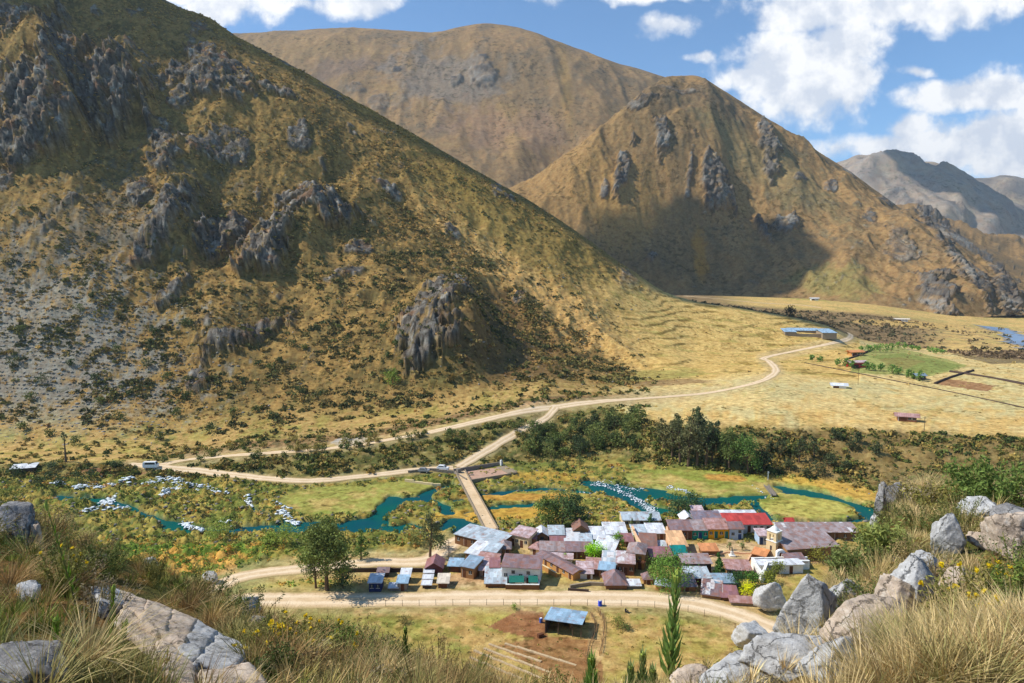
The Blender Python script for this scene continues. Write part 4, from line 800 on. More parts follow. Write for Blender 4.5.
WALLS = dict(adobe=srgb(158, 118, 78), brown=srgb(128, 92, 62), cream=srgb(228, 204, 158), white=srgb(232, 230, 224), grey=srgb(134, 126, 116), dark=srgb(82, 68, 60), navy=srgb(40, 56, 100), teal=srgb(28, 150, 130), yellow=srgb(228, 168, 30), paleblue=srgb(176, 198, 220), brick=srgb(140, 96, 70), ochre=srgb(196, 146, 86), peach=srgb(236, 190, 150), maroon=srgb(120, 74, 72), green=srgb(60, 130, 112), red=srgb(200, 60, 52), stone=srgb(156, 140, 118))
ROOFS = dict(blue=(srgb(158, 188, 208), 0.24), paleblue=(srgb(190, 202, 208), 0.32), steel=(srgb(146, 168, 184), 0.26), white=(srgb(226, 228, 230), 0.22), purple=(srgb(144, 124, 126), 0.50), greyp=(srgb(168, 154, 152), 0.50), maroon=(srgb(156, 112, 116), 0.50), pink=(srgb(196, 158, 152), 0.66), rosy=(srgb(212, 190, 190), 0.51), dark=(srgb(134, 126, 136), 0.40), red=(srgb(196, 74, 66), .06), teal=(srgb(16, 128, 122), .0), orange=(srgb(224, 150, 96), .1), brown=(srgb(142, 116, 106), 0.66), cream=(srgb(226, 212, 190), .2), peach=(srgb(236, 186, 136), .1))
_wm, _rm = {}, {}
def W_(k):
    if k not in _wm: _wm[k] = mat_wall('wall_'+k, WALLS[k])
    return _wm[k]
def R_(k, stripe=0):
    kk = (k, stripe)
    if kk not in _rm: _rm[kk] = mat_roof('roof_sheet_'+k, ROOFS[k][0], ROOFS[k][1], stripe=stripe, rustc=(150, 98, 74) if k not in ('red', 'teal') else (160, 50, 46))
    return _rm[kk]
m_wood = mat_plain('door_wood', srgb(104, 66, 44), .7, .3, 4, .01); m_glass = mat_plain('window_glass', srgb(44, 52, 60), .15, .2, 2, 0, .6); m_frame = mat_plain('window_frame', srgb(214, 206, 190), .7, .1, 3, 0)
m_green = mat_plain('green_paint', srgb(34, 110, 96), .6, .15, 2, .01); m_blued = mat_plain('blue_door_paint', srgb(40, 70, 120), .6, .2, 2, .01)
def box(bm, x0, y0, z0, x1, y1, z1):
    v = [bm.verts.new(p) for p in ((x0, y0, z0), (x1, y0, z0), (x1, y1, z0), (x0, y1, z0), (x0, y0, z1), (x1, y0, z1), (x1, y1, z1), (x0, y1, z1))]
    for f in ((0, 3, 2, 1), (4, 5, 6, 7), (0, 1, 5, 4), (1, 2, 6, 5), (2, 3, 7, 6), (3, 0, 4, 7)): bm.faces.new([v[i] for i in f])
def boxobj(name, x0, y0, z0, x1, y1, z1, mat, parent=None, **tags):
    bm = bmesh.new(); box(bm, x0, y0, z0, x1, y1, z1); return bm_obj(name, bm, mat, parent, **tags)
def slab(bm, quad, th=.07):
    """a sheet with thickness from 4 points (counter-clockwise seen from above)"""
    a = [Vector(p) for p in quad]; n = (a[1]-a[0]).cross(a[3]-a[0]).normalized()*th
    v = [bm.verts.new(p) for p in a]+[bm.verts.new(p+n) for p in a]
    for f in ((0, 3, 2, 1), (4, 5, 6, 7), (0, 1, 5, 4), (1, 2, 6, 5), (2, 3, 7, 6), (3, 0, 4, 7)): bm.faces.new([v[i] for i in f])
def house(name, label, x0, y0, x1, y1, d, h, roof='mono', rise=.8, wall='adobe', rc='purple', feat='dw', cat='house', ov=.35, stripe=0, z=None, openf=False, group=None):
    A = on_plane(x0, y0); B = on_plane(x1, y1); v = B-A; w = v.length; rz = math.atan2(v.y, v.x)
    t = empty(name, label, cat, (A.x, A.y, zat(A.x+.5*v.x, A.y+.5*v.y) if z is None else z), rz, group)
    bm = bmesh.new(); b0 = -.4; o = ov
    if roof == 'gx':
        prof = [(0, h), (d/2, h+rise), (d, h)]
        L = [bm.verts.new(p) for p in ((0, 0, b0), (0, d, b0), (0, d, h), (0, d/2, h+rise), (0, 0, h))]; Rr = [bm.verts.new((w, q.co.y, q.co.z)) for q in L]
    elif roof == 'gy':
        L = [bm.verts.new(p) for p in ((0, 0, b0), (w, 0, b0), (w, 0, h), (w/2, 0, h+rise), (0, 0, h))]; Rr = [bm.verts.new((q.co.x, d, q.co.z)) for q in L]
    else:
        hb = h+(rise if roof == 'mono' else 0)
        L = [bm.verts.new(p) for p in ((0, 0, b0), (0, d, b0), (0, d, hb), (0, 0, h))]; Rr = [bm.verts.new((w, q.co.y, q.co.z)) for q in L]
    bm.faces.new(L); bm.faces.new(Rr[::-1]); n = len(L)
    for i in range(n):
        if openf and roof == 'mono' and i == n-1: continue
        bm.faces.new((L[i], L[(i+1) % n], Rr[(i+1) % n], Rr[i]))
    bm_obj('wall', bm, W_(wall), t)
    bm = bmesh.new(); e = .03; th = .09
    if roof == 'mono':
        s = rise/d; slab(bm, [(-o, -o, h-s*o+e), (w+o, -o, h-s*o+e), (w+o, d+o, h+rise+s*o+e), (-o, d+o, h+rise+s*o+e)], th)
    elif roof == 'flat':
        slab(bm, [(-o, -o, h+e), (w+o, -o, h+e), (w+o, d+o, h+e), (-o, d+o, h+e)], th)
    elif roof == 'gx':
        s = rise/(d/2); slab(bm, [(-o, -o, h-s*o+e), (w+o, -o, h-s*o+e), (w+o, d/2, h+rise+e), (-o, d/2, h+rise+e)], th)
        slab(bm, [(-o, d/2+.002, h+rise+e), (w+o, d/2+.002, h+rise+e), (w+o, d+o, h-s*o+e), (-o, d+o, h-s*o+e)], th)
    elif roof == 'gy':
        s = rise/(w/2); slab(bm, [(-o, d+o, h-s*o+e), (-o, -o, h-s*o+e), (w/2, -o, h+rise+e), (w/2, d+o, h+rise+e)], th)
        slab(bm, [(w/2+.002, d+o, h+rise+e), (w/2+.002, -o, h+rise+e), (w+o, -o, h-s*o+e), (w+o, d+o, h-s*o+e)], th)
    elif roof == 'hip':
        r = min(w, d)/2*.95
        P0 = [(-o, -o, h), (w+o, -o, h), (w+o, d+o, h), (-o, d+o, h)]
        if w >= d: r1, r2 = (r, d/2, h+rise), (w-r, d/2, h+rise)
        else: r1, r2 = (w/2, r, h+rise), (w/2, d-r, h+rise)
        V = [bm.verts.new((p[0], p[1], p[2]+e)) for p in P0]; V2 = [bm.verts.new((p[0], p[1], p[2]+e-.1)) for p in P0]; q1 = bm.verts.new(r1); q2 = bm.verts.new(r2)
        if w >= d: fs = [(V[0], V[1], q2, q1), (V[2], V[3], q1, q2), (V[1], V[2], q2), (V[3], V[0], q1)]
        else: fs = [(V[1], V[2], q2, q1), (V[3], V[0], q1, q2), (V[0], V[1], q1), (V[2], V[3], q2)]
        for f in fs: bm.faces.new(f)
        bm.faces.new(V2[::-1])
        for i in range(4): bm.faces.new((V2[i], V2[(i+1) % 4], V[(i+1) % 4], V[i]))
    bm_obj('roof', bm, R_(rc, stripe), t)
    # openings on the front (y = 0 side, faces the camera) and on the left end
    dm = {'teal': m_blued, 'paleblue': m_blued, 'yellow': m_green}.get(wall, m_wood)
    k = len(feat); 
    for i, c in enumerate(feat):
        cx = w*(i+.5)/k
        if c == 'd':
            dd = boxobj('door', cx-.42, -.05, 0, cx+.42, .03, min(1.95, h*.85), dm, t); boxobj('door_frame', cx-.5, -.04, -.02, cx-.425, .02, min(2.03, h*.88), m_frame, dd)
        elif c == 'w' and h > 1.6:
            zz = h*.42; ww = boxobj('window', cx-.4, -.04, zz, cx+.4, .03, min(zz+.8, h-.15), m_glass, t)
            boxobj('window_frame', cx-.48, -.06, zz-.08, cx+.48, .01, zz-.005, m_frame, ww); boxobj('window_bar', cx-.03, -.055, zz, cx+.03, -.042, min(zz+.8, h-.15), m_frame, ww)
        elif c == 'D':
            boxobj('door', cx-.9, -.05, 0, cx+.9, .03, min(2.2, h*.85), dm, t)
        elif c == '2':        # two storeys: window above a door
            boxobj('door', cx-.42, -.05, 0, cx+.42, .03, 1.7, dm, t); boxobj('window', cx-.4, -.05, h*.62, cx+.4, .03, h*.62+.8, m_glass, t)
    return t
# name, label, x0,y0,x1,y1 (front foot of the wall), depth, wall height, roof, rise, wall, roof colour, openings
HS = [
 ('shed', 'small navy blue shed with a white roof, westmost building by the road', 369, 592, 381, 592, 3.2, 2.2, 'mono', .5, 'navy', 'white', 'ww'),
 ('hut', 'tiny purple roofed hut behind the navy blue shed', 378, 577, 388, 577, 2.4, 1.3, 'gx', .6, 'dark', 'purple', 'd'),
 ('hen_house', 'knee high white roofed hutch between the navy shed and the grey shed', 389.5, 591, 397.5, 591, 1.4, .8, 'mono', .3, 'grey', 'white', 'w'),
 ('shed', 'small grey walled shed with pale blue sheet roof beside the road', 397.5, 591, 407, 591, 2.6, 1.9, 'mono', .5, 'grey', 'blue', 'd'),
 ('shed', 'white roofed shed right behind the grey walled pale blue one', 401, 583, 409.5, 583, 2.4, 1.6, 'mono', .7, 'dark', 'white', 'd'),
 ('hen_house', 'uppermost of three stepped white roofed hutches below the maroon gabled house', 424.5, 576.5, 433, 576.5, 1.4, .9, 'mono', .2, 'dark', 'white', ''),
 ('hen_house', 'middle of three stepped white roofed hutches below the maroon gabled house', 423.5, 582.5, 432, 582.5, 1.4, .9, 'mono', .2, 'dark', 'white', ''),
 ('hen_house', 'lowest of three stepped white roofed hutches below the maroon gabled house', 422.5, 588.5, 430.5, 588.5, 1.4, .9, 'mono', .2, 'dark', 'white', ''),
 ('shed', 'open shed with two white roof sheets right of the stepped hutches', 438, 588, 448, 588, 3.2, 1.2, 'mono', .6, 'grey', 'cream', 'D'),
 ('house', 'maroon house with a steep gable facing the road', 426, 574, 442, 574, 5.0, 1.5, 'gy', 1.2, 'maroon', 'maroon', 'd'),
 ('shed', 'low shed with light blue roof and dark brown front between the maroon and brown houses', 448.5, 572, 461, 572.5, 3.0, 1.5, 'mono', .5, 'dark', 'blue', 'D'),
 ('house', 'tall brown adobe house with a single sloping steel blue roof', 461, 577, 473.5, 579.5, 5.0, 2.7, 'mono', .6, 'adobe', 'steel', 'dw'),
 ('long_building', 'long brown building under a huge pale blue roof beside the river', 455, 544, 498, 555, 7.0, 2.5, 'mono', .4, 'brown', 'paleblue', 'wdwwdw'),
 ('house', 'house with a plain bright white sheet roof below the long pale blue roof', 465.5, 561.5, 477.5, 564, 7.0, 2.3, 'mono', .6, 'adobe', 'white', 'w'),
 ('house', 'narrow house with a light blue roof squeezed behind the rust pink roof', 484, 561, 496, 563, 4.2, 2.6, 'mono', .4, 'grey', 'paleblue', 'w'),
 ('house', 'house with a rust pink speckled roof between brown adobe house and white house', 476, 570, 494.5, 572.5, 4.0, 2.2, 'mono', .6, 'brown', 'pink', 'dw'),
 ('house', 'round looking house with a mottled purple hip roof beside the long pale blue roof', 497.5, 557, 510.5, 557, 4.2, 2.2, 'hip', 1.3, 'adobe', 'greyp', 'wd'),
 ('large_house', 'big white two storey house with a curved purple roof behind the green awnings', 502, 583, 539.5, 585.5, 6.0, 3.9, 'mono', .5, 'white', 'purple', 'w2w2w'),
 ('shed', 'low shed with a wide pale grey blue roof at the roadside below the white house', 485.5, 587.5, 505.5, 587.5, 6.5, 1.0, 'mono', 1.0, 'brown', 'paleblue', ''),
 ('shed', 'small pale pink roofed shed left of the big white house', 479.5, 577, 489, 577, 4, 1.6, 'mono', .8, 'grey', 'rosy', 'd'),
 ('shed', 'small maroon roofed shed touching the left side of the white house', 490.5, 576, 499, 576, 3, 2.2, 'mono', .8, 'dark', 'maroon', ''),
 ('town_house', 'cream walled house with a pinkish white roof where the bridge enters the village', 510.5, 546, 528, 550, 5.0, 3.0, 'mono', .6, 'cream', 'rosy', 'dwdw'),
 ('house', 'little dark maroon roofed house right of the cream house', 527, 547, 536, 547, 4, 1.9, 'mono', .8, 'adobe', 'maroon', 'd'),
 ('house', 'house with a small white gable roof whose right side lies in shade', 536, 543, 548, 543, 5, 1.8, 'gy', 1.0, 'adobe', 'white', 'w'),
 ('house', 'house with a light blue roof in front of the riverside trees', 549.5, 543, 564, 543, 4.5, 1.6, 'mono', .7, 'adobe', 'paleblue', 'dw'),
 ('shed', 'low shed with a rusty maroon roof below the light blue roof', 551, 547, 565, 547, 2.5, 1.1, 'mono', .5, 'dark', 'maroon', ''),
 ('house', 'house with a white roof streaked by rust, left of the brown gable', 565.5, 548, 580.5, 548, 7, 1.6, 'mono', .9, 'brown', 'white', 'dwd', .5),
 ('house', 'tall house with a brown purple gable roof close to the river trees', 574, 540, 588, 540, 5, 2.3, 'gy', 1.4, 'adobe', 'brown', 'w'),
 ('house', 'short house with a pale sky blue roof right of the rust streaked one', 581, 549, 592, 549, 4.5, 1.5, 'mono', .8, 'brown', 'paleblue', 'd'),
 ('long_building', 'long narrow building with grey roof at the top of the courtyard', 540.5, 558, 566, 558.5, 4.2, 1.9, 'mono', .7, 'ochre', 'greyp', 'dwdw'),
 ('long_building', 'long narrow building with purple roof continuing the grey roof of the courtyard', 566.6, 558.5, 591, 559, 4.2, 1.9, 'mono', .7, 'brown', 'purple', 'wdw'),
 ('house', 'small house with a pinkish hip roof at the upper left courtyard corner', 529.5, 554, 539, 556, 4, 1.7, 'hip', .9, 'cream', 'pink', 'd'),
 ('courtyard_building', 'low white building with rosy roof standing inside the courtyard', 548.5, 563, 572, 564, 2.0, 1.2, 'mono', .4, 'white', 'rosy', 'dwdw'),
 ('house', 'house with white roof and dark front in the middle of the village', 587.5, 545, 605, 545, 6.5, 1.6, 'mono', .8, 'dark', 'white', 'dw'),
 ('house', 'house with a wide white roof and grey right slope near the long pale building', 605.5, 541, 627, 541, 6.5, 1.6, 'mono', .8, 'grey', 'white', 'wdw'),
 ('house', 'house with a bright white gable roof right above the green courtyard tree', 593, 558, 613, 561, 7, 2.2, 'mono', 1.2, 'brown', 'white', 'dw'),
 ('shed', 'tiny brown roofed lean-to beside the white gable roof', 607, 549, 613.5, 549, 2, 1.4, 'mono', .5, 'brown', 'brown', ''),
 ('house', 'small maroon roofed house left of the long cream wall', 621.5, 547, 633, 547, 3.6, 1.5, 'mono', .6, 'adobe', 'maroon', 'd'),
 ('tall_house', 'two storey ochre house with a grey purple hip roof and timber balcony', 627, 568, 644, 570, 6.0, 4.0, 'hip', 1.3, 'ochre', 'greyp', '22'),
 ('tall_house', 'brick brown house with white and rust striped roof', 617, 575, 634, 576, 4.6, 3.0, 'mono', .9, 'brick', 'rosy', 'wdw', .55),
 ('house', 'house with white and grey patched roof left of the striped roof', 602.5, 573, 616, 574, 4.5, 2.4, 'mono', 1.1, 'dark', 'paleblue', 'd', .4),
 ('house', 'brown walled house with a small pale blue awning roof', 599, 577.5, 613.5, 579, 3.0, 2.0, 'mono', .5, 'brown', 'blue', 'wd'),
 ('house', 'house with a flat pink rusty roof below the green courtyard tree', 586, 575, 600, 576, 4.6, 1.7, 'mono', .6, 'brown', 'pink', 'd'),
 ('house', 'white walled house with pale grey roof at the end of the diagonal purple roof', 577.5, 578.5, 592.5, 579, 4.5, 1.3, 'mono', .8, 'white', 'rosy', 'wd'),
 ('house', 'low house with a big plain purple hip roof by the main road', 606, 589.5, 627, 589.5, 6.0, 1.1, 'hip', 2.2, 'brown', 'purple', ''),
 ('shed', 'very low shed with white and lilac roof sheets right of the big purple hip roof', 627.5, 588.5, 640, 588.5, 2.2, .7, 'mono', .3, 'grey', 'white', '', .3),
 ('long_building', 'long pale roofed building with a cream gable end beside the rapids', 623, 528.5, 660, 528.5, 6.5, 2.2, 'gx', 1.0, 'cream', 'paleblue', 'wwdww'),
 ('house', 'house with light blue roof behind the upper end of the cream wall', 634, 541, 648, 541, 5.5, 1.6, 'mono', .8, 'grey', 'paleblue', 'dw'),
 ('house', 'house with whitish blue roof left of the peach plaza house', 649, 540, 665.5, 540, 5.5, 1.8, 'mono', .6, 'grey', 'white', 'wd'),
 ('house', 'brown purple roofed house just right of the cream wall', 640, 552, 656, 553, 5.5, 1.8, 'mono', 1.0, 'dark', 'brown', 'd'),
 ('shed', 'small pale roofed shed left of the peach wall', 657, 551, 666, 551, 2.5, 1.2, 'mono', .4, 'grey', 'paleblue', ''),
 ('house', 'grey walled house with a wide mauve roof above the spreading tree', 651, 565.5, 672, 565.5, 4.2, 2.2, 'mono', .7, 'grey', 'maroon', 'dww'),
 ('town_house', 'peach coloured house with a peach tiled roof at the plaza corner', 672, 556, 687, 556, 7.5, 2.6, 'mono', 1.0, 'peach', 'peach', ''),
 ('shed', 'small building with a plain teal roof below the peach house', 673.5, 562, 687, 562, 3.4, 1.8, 'mono', .9, 'green', 'teal', 'D'),
 ('row_house', 'brown wooden row house at the left end of the plaza row', 671, 540, 692, 540, 5.0, 2.5, 'mono', .9, 'brick', 'purple', 'wdwd'),
 ('row_house', 'teal row house with a blue door facing the plaza', 692.3, 540, 708, 540, 5.0, 2.5, 'mono', .9, 'teal', 'greyp', 'wdw'),
 ('row_house', 'yellow row house with balcony facing the plaza', 708.3, 540, 729, 540, 5.0, 2.6, 'mono', 1.0, 'yellow', 'pink', 'wdwd'),
 ('row_house', 'pale blue tall row house at the right end of the plaza row', 729.4, 540.5, 743, 540.5, 5.0, 3.2, 'gx', 1.0, 'paleblue', 'purple', 'w2'),
 ('house', 'building with a grey roof behind the plaza row', 695, 530, 722, 530, 5, 2.2, 'mono', .8, 'grey', 'dark', 'ww'),
 ('house', 'small peach walled house with white roof behind the brown row house', 683, 528.5, 694, 528.5, 5, 2.0, 'gy', 1.2, 'peach', 'white', 'w'),
 ('house', 'small house with rosy white roof between the river trees and the grey roof', 694.5, 524, 704.5, 524, 4.5, 2.0, 'mono', 1.0, 'white', 'rosy', 'w'),
 ('hall', 'long white hall with a bright red roof behind the plaza', 727, 534, 771, 534, 5.5, 2.3, 'mono', 1.0, 'white', 'red', 'wwwdwww'),
 ('long_building', 'narrow building with white roof behind the red roofed hall', 718, 523.5, 757, 523.5, 3.2, 2.2, 'mono', .3, 'white', 'white', 'wwww'),
 ('house', 'pale house with pinkish roof left of the church tower', 759, 545, 768, 545, 3.6, 2.4, 'mono', .5, 'paleblue', 'rosy', 'dw'),
 ('long_building', 'long lilac and white roofed building behind the church, parallel to the river', 780, 541, 858, 541, 4.6, 2.4, 'mono', .8, 'brown', 'greyp', 'dwwdwwdww', .2),
 ('house', 'rusty maroon roofed house right behind the church tower', 781, 548, 802, 549, 4.0, 2.6, 'mono', .7, 'brick', 'maroon', 'dw'),
 ('church_nave', 'church nave with a long lilac brown roof right of the bell tower', 787, 562, 838, 558, 8.0, 3.2, 'mono', 1.6, 'adobe', 'greyp', 'wdwww'),
 ('shed', 'dark lilac roofed shed in front of the church nave', 788, 569, 806, 569, 3.6, 1.8, 'mono', .6, 'adobe', 'purple', 'd'),
 ('hut', 'tiny bright red hut on the river bank behind the church', 787, 527.5, 793.5, 527.5, 2.4, 1.4, 'gx', .8, 'red', 'red', 'd'),
 ('house', 'dark grey walled house with lilac roof in front of the plaza', 683, 574, 711, 574, 4.0, 2.6, 'mono', .6, 'dark', 'greyp', 'wdwwd'),
 ('house', 'low house with a pale blue white roof under the dark grey walled house', 687, 583.5, 710, 583.5, 4.2, 1.4, 'mono', .7, 'brown', 'paleblue', 'wd'),
 ('house', 'small house with a plain purple roof left of the pale blue one near the road', 678, 591.5, 696, 591.5, 4.0, 1.2, 'mono', 1.0, 'adobe', 'dark', 'd'),
 ('house', 'house with a steel blue roof and dark wall right of the striped sheets', 716, 590, 735.5, 590, 3.6, 1.7, 'mono', .4, 'dark', 'steel', 'dw'),
 ('shed', 'low shed with white and rust striped roof sheets at the roadside', 702, 597.5, 721, 600, 5.4, .8, 'mono', 1.0, 'adobe', 'purple', '', .5),
 ('shed', 'roadside shed with a plain mauve roof at the east end', 722, 600.5, 738, 601.5, 4.2, .8, 'mono', .7, 'brown', 'maroon', ''),
 ('house', 'olive walled house with a lilac and orange rusty roof below the plaza', 727, 577.5, 751, 578.5, 4.2, 1.9, 'mono', .6, 'adobe', 'pink', 'wdw'),
 ('hut', 'tiny hut with a pointed purple roof left of the spreading tree foot', 644, 584.5, 653, 584.5, 2.6, 1.2, 'hip', 1.2, 'adobe', 'purple', 'd'),
 ('shed', 'low orange brown shed with a blue white roof below the spreading tree', 655.5, 590, 671, 592.5, 2.6, 1.3, 'mono', .3, 'ochre', 'paleblue', 'd'),
 ('shed', 'long low roadside shelter with grey pink roof at the far east end', 731, 605, 756, 606.5, 2.0, .7, 'mono', .3, 'stone', 'pink', ''),
 ('stall', 'small stall with an orange roof in front of the yellow row house', 702, 556, 718, 556, 3.2, 1.3, 'mono', .5, 'brown', 'orange', ''),
 ('stall', 'small stall with an orange roof beside the church square', 752, 558, 765, 561, 3.0, 1.2, 'mono', .5, 'brown', 'orange', ''),
 ('farm_shed', 'long thin far farm shed with white roof on the left river bank', 11, 478, 35, 476, 4.5, 1.8, 'mono', .4, 'dark', 'white', ''),
]
for r in HS:
    nm, lb, x0, y0, x1, y1, d, h, rf, ri, wl, rc, ft = r[:13]
    house(nm, lb, x0, y0, x1, y1, d, h, rf, ri, wl, rc, ft, cat={'long_building': 'building', 'town_house': 'house', 'row_house': 'house', 'large_house': 'house', 'tall_house': 'house', 'church_nave': 'church', 'courtyard_building': 'building', 'hen_house': 'hutch', 'farm_shed': 'shed'}.get(nm, nm), stripe=r[13] if len(r) > 13 else 0)
# diagonal building of the courtyard (its long side runs towards the road)
house('long_building', 'long diagonal building with purple roof running from the courtyard to the road', 537, 561, 573, 581, 3.2, 1.8, 'gx', .5, 'ochre', 'purple', 'wdwdwd', cat='building')
# green awnings of the white house
for (a, b, l) in [(509, 524, 'long green awning at the foot of the white two storey house'), (528.5, 538, 'short green awning at the right end of the white two storey house')]:
    A = on_plane(a, 588.5); B = on_plane(b, 588.5); t = empty('awning', l, 'awning', (A.x, A.y, zat(A.x, A.y)))
    w = (B-A).length; bm = bmesh.new(); slab(bm, [(0, -.2, 1.5), (w, -.2, 1.5), (w, 1.6, 2.3), (0, 1.6, 2.3)], .06); bm_obj('roof', bm, m_green, t)
    for x in (.05, w-.13): boxobj('post', x, -.15, -.3, x+.08, -.07, 1.5, m_wood, t)
    boxobj('counter', .3, .2, -.3, w-.3, .8, .8, m_green, t)
# yard walls, compound, cream wall
def wallline(name, label, pts, h, th, mat, cat='wall', z0=-.4, capm=None):
    w = [on_plane(*p) for p in pts]; o = w[0].copy(); o.z = zat(o.x, o.y); t = empty(name, label, cat, o); bm = bmesh.new(); bc = bmesh.new()
    for i in range(len(w)-1):
        a, b = w[i], w[i+1]; d = (b-a); L = d.length; d.normalize(); nn = Vector((-d.y, d.x, 0)); k = max(1, int(L/2.5))
        for j in range(k):
            p, q = a+d*(L*j/k), a+d*(L*(j+1)/k+(.0 if j < k-1 else th*.45)); zz = zat(p.x, p.y)-o.z; hh = h*(.94+.1*rng.random())
            for bmm, ta, za, zb in ((bm, th, zz+z0, zz+hh), (bc, th*1.25, zz+hh+.005, zz+hh+.12)):
                if bmm is bc and capm is None: continue
                c = [p-nn*ta/2-o, q-nn*ta/2-o, q+nn*ta/2-o, p+nn*ta/2-o]
                lo = [bmm.verts.new((v.x, v.y, za)) for v in c]; hi = [bmm.verts.new((v.x, v.y, zb)) for v in c]
                bmm.faces.new(lo[::-1]); bmm.faces.new(hi)
                for m in range(4): bmm.faces.new((lo[m], lo[(m+1) % 4], hi[(m+1) % 4], hi[m]))
    bm_obj('wall_body', bm, mat, t)
    if capm: bm_obj('coping', bc, capm, t)
    else: bc.free()
    return t
wallline('yard_wall', 'low brown stone wall along the road below the white house', [(505.5, 589), (538.5, 589.5), (539.5, 583)], 1.1, .35, W_('brown'), capm=m_white)
wallline('garden_wall', 'long cream wall running down between the roofs to the ochre house', [(632, 536), (638, 548), (645, 561)], 2.4, .4, W_('cream'), capm=W_('peach'))
wallline('garden_wall', 'pale peach wall along the left side of the peach plaza house', [(666.5, 538), (670.5, 556)], 3.0, .4, W_('peach'))
wallline('compound_wall', 'whitewashed compound wall zigzagging below the church', [(752, 566), (762, 583), (767, 571), (790, 569), (808, 569)], 2.1, .5, m_white, capm=m_white)
wallline('compound_wall', 'whitewashed wall closing the back of the white compound', [(752, 565), (775, 564), (806, 564)], 1.8, .5, m_white)
wallline('stone_wall', 'low rubble wall between the big purple hip roof and the diagonal building', [(570, 588), (590, 585), (606, 586)], .8, .5, W_('stone'))
wallline('stone_wall', 'dark low wall edge along the road bank left of the purple hip roof', [(568, 590.5), (588, 592)], .6, .4, W_('dark'))
wallline('path_wall', 'dark mud wall along the south side of the village path', [(335, 572.5), (360, 572), (392, 572), (422, 572)], 1.0, .4, W_('dark'))
wallline('garden_wall', 'ochre wall along the diagonal lane under the courtyard', [(536, 566), (556, 577)], 1.1, .35, W_('ochre'), capm=W_('cream'))
# white flat roofed rooms of the compound
house('compound_building', 'whitewashed flat roofed room at the left of the compound below the church', 760, 573, 776, 573, 3.0, 2.0, 'flat', 0, 'white', 'white', '', cat='building')
house('compound_building', 'whitewashed flat roofed room at the right of the compound below the church', 779, 574, 803, 573, 3.0, 2.2, 'flat', 0, 'white', 'white', 'd', cat='building')
# ---- church tower
def church_tower():
    A = on_plane(773.5, 555.5); t = empty('bell_tower', 'pale stone bell tower with arched openings and small white dome', 'bell tower', (A.x, A.y, zat(A.x, A.y)), R(38))
    ms = W_('cream'); w = 1.35
    boxobj('shaft', -w, -w, -.5, w, w, 4.0, ms, t); boxobj('cornice', -w-.12, -w-.12, 4.0, w+.12, w+.12, 4.2, m_white, t)
    bm = bmesh.new(); v = w*.95
    for sx in (-1, 1):
        for sy in (-1, 1): box(bm, min(sx*v, sx*(v-.7)), min(sy*v, sy*(v-.7)), 4.2, max(sx*v, sx*(v-.7)), max(sy*v, sy*(v-.7)), 5.9)
    box(bm, -v, -v, 5.9, v, v, 6.5); bm_obj('belfry', bm, ms, t)
    boxobj('cornice', -w-.1, -w-.1, 6.5, w+.1, w+.1, 6.68, m_white, t)
    bm = bmesh.new(); tube(bm, [(0, 0, 6.68), (0, 0, 7.1), (0, 0, 7.5), (0, 0, 7.75), (0, 0, 8.1)], [1.1, .95, .6, .2, .08], 12); bm_obj('dome', bm, m_white, t)
    bm = bmesh.new(); box(bm, -.04, -.04, 8.08, .04, .04, 8.7); box(bm, -.22, -.04, 8.4, -.042, .04, 8.5); box(bm, .042, -.04, 8.4, .22, .04, 8.5); bm_obj('cross', bm, m_white, t)
    boxobj('window', -w-.04, -.25, 1.8, -w+.02, .25, 2.9, m_glass, t); boxobj('window', -.25, -w-.04, 1.8, .25, -w+.02, 2.9, m_glass, t)
    bm = bmesh.new(); tube(bm, [(0, 0, 5.7), (0, 0, 5.5), (0, 0, 5.05), (0, 0, 4.95)], [.08, .22, .34, .42], 10); bm_obj('bell', bm, mat_plain('bronze', srgb(120, 100, 60), .4, .1, 2, 0, .5, .8), t)
church_tower()
def arch(px, py, label, w, h, depth, rz, mat, ow):
    A = on_plane(px, py); t = empty('archway', label, 'arch', (A.x, A.y, zat(A.x, A.y)), rz); bm = bmesh.new(); r = ow/2; hs = h-w*.42-r*.3; n = 12
    outer = [(-w/2, -.4), (-w/2, h-w*.3)]+[(-w/2*math.cos(math.pi*k/n), h-w*.3+w*.3*math.sin(math.pi*k/n)) for k in range(1, n)]+[(w/2, h-w*.3), (w/2, -.4)]
    inner = [(-r, -.4), (-r, hs)]+[(-r*math.cos(math.pi*k/n), hs+r*math.sin(math.pi*k/n)) for k in range(1, n)]+[(r, hs), (r, -.4)]
    F_ = [[bm.verts.new((x, y, z)) for x, z in prof] for prof in (outer, inner) for y in (0, depth)]
    m = len(outer)
    for i in range(m-1):
        bm.faces.new((F_[0][i], F_[0][i+1], F_[2][i+1], F_[2][i])); bm.faces.new((F_[1][i+1], F_[1][i], F_[3][i], F_[3][i+1]))
        bm.faces.new((F_[0][i+1], F_[0][i], F_[1][i], F_[1][i+1])); bm.faces.new((F_[2][i], F_[2][i+1], F_[3][i+1], F_[3][i]))
    bm_obj('arch_body', bm, mat, t); boxobj('step', -w/2, -.5, -.2, w/2, -.01, .12, mat, t)
arch(781, 563, 'white arched portal at the front of the church', 2.2, 3.3, .8, R(8), m_white, 1.0)
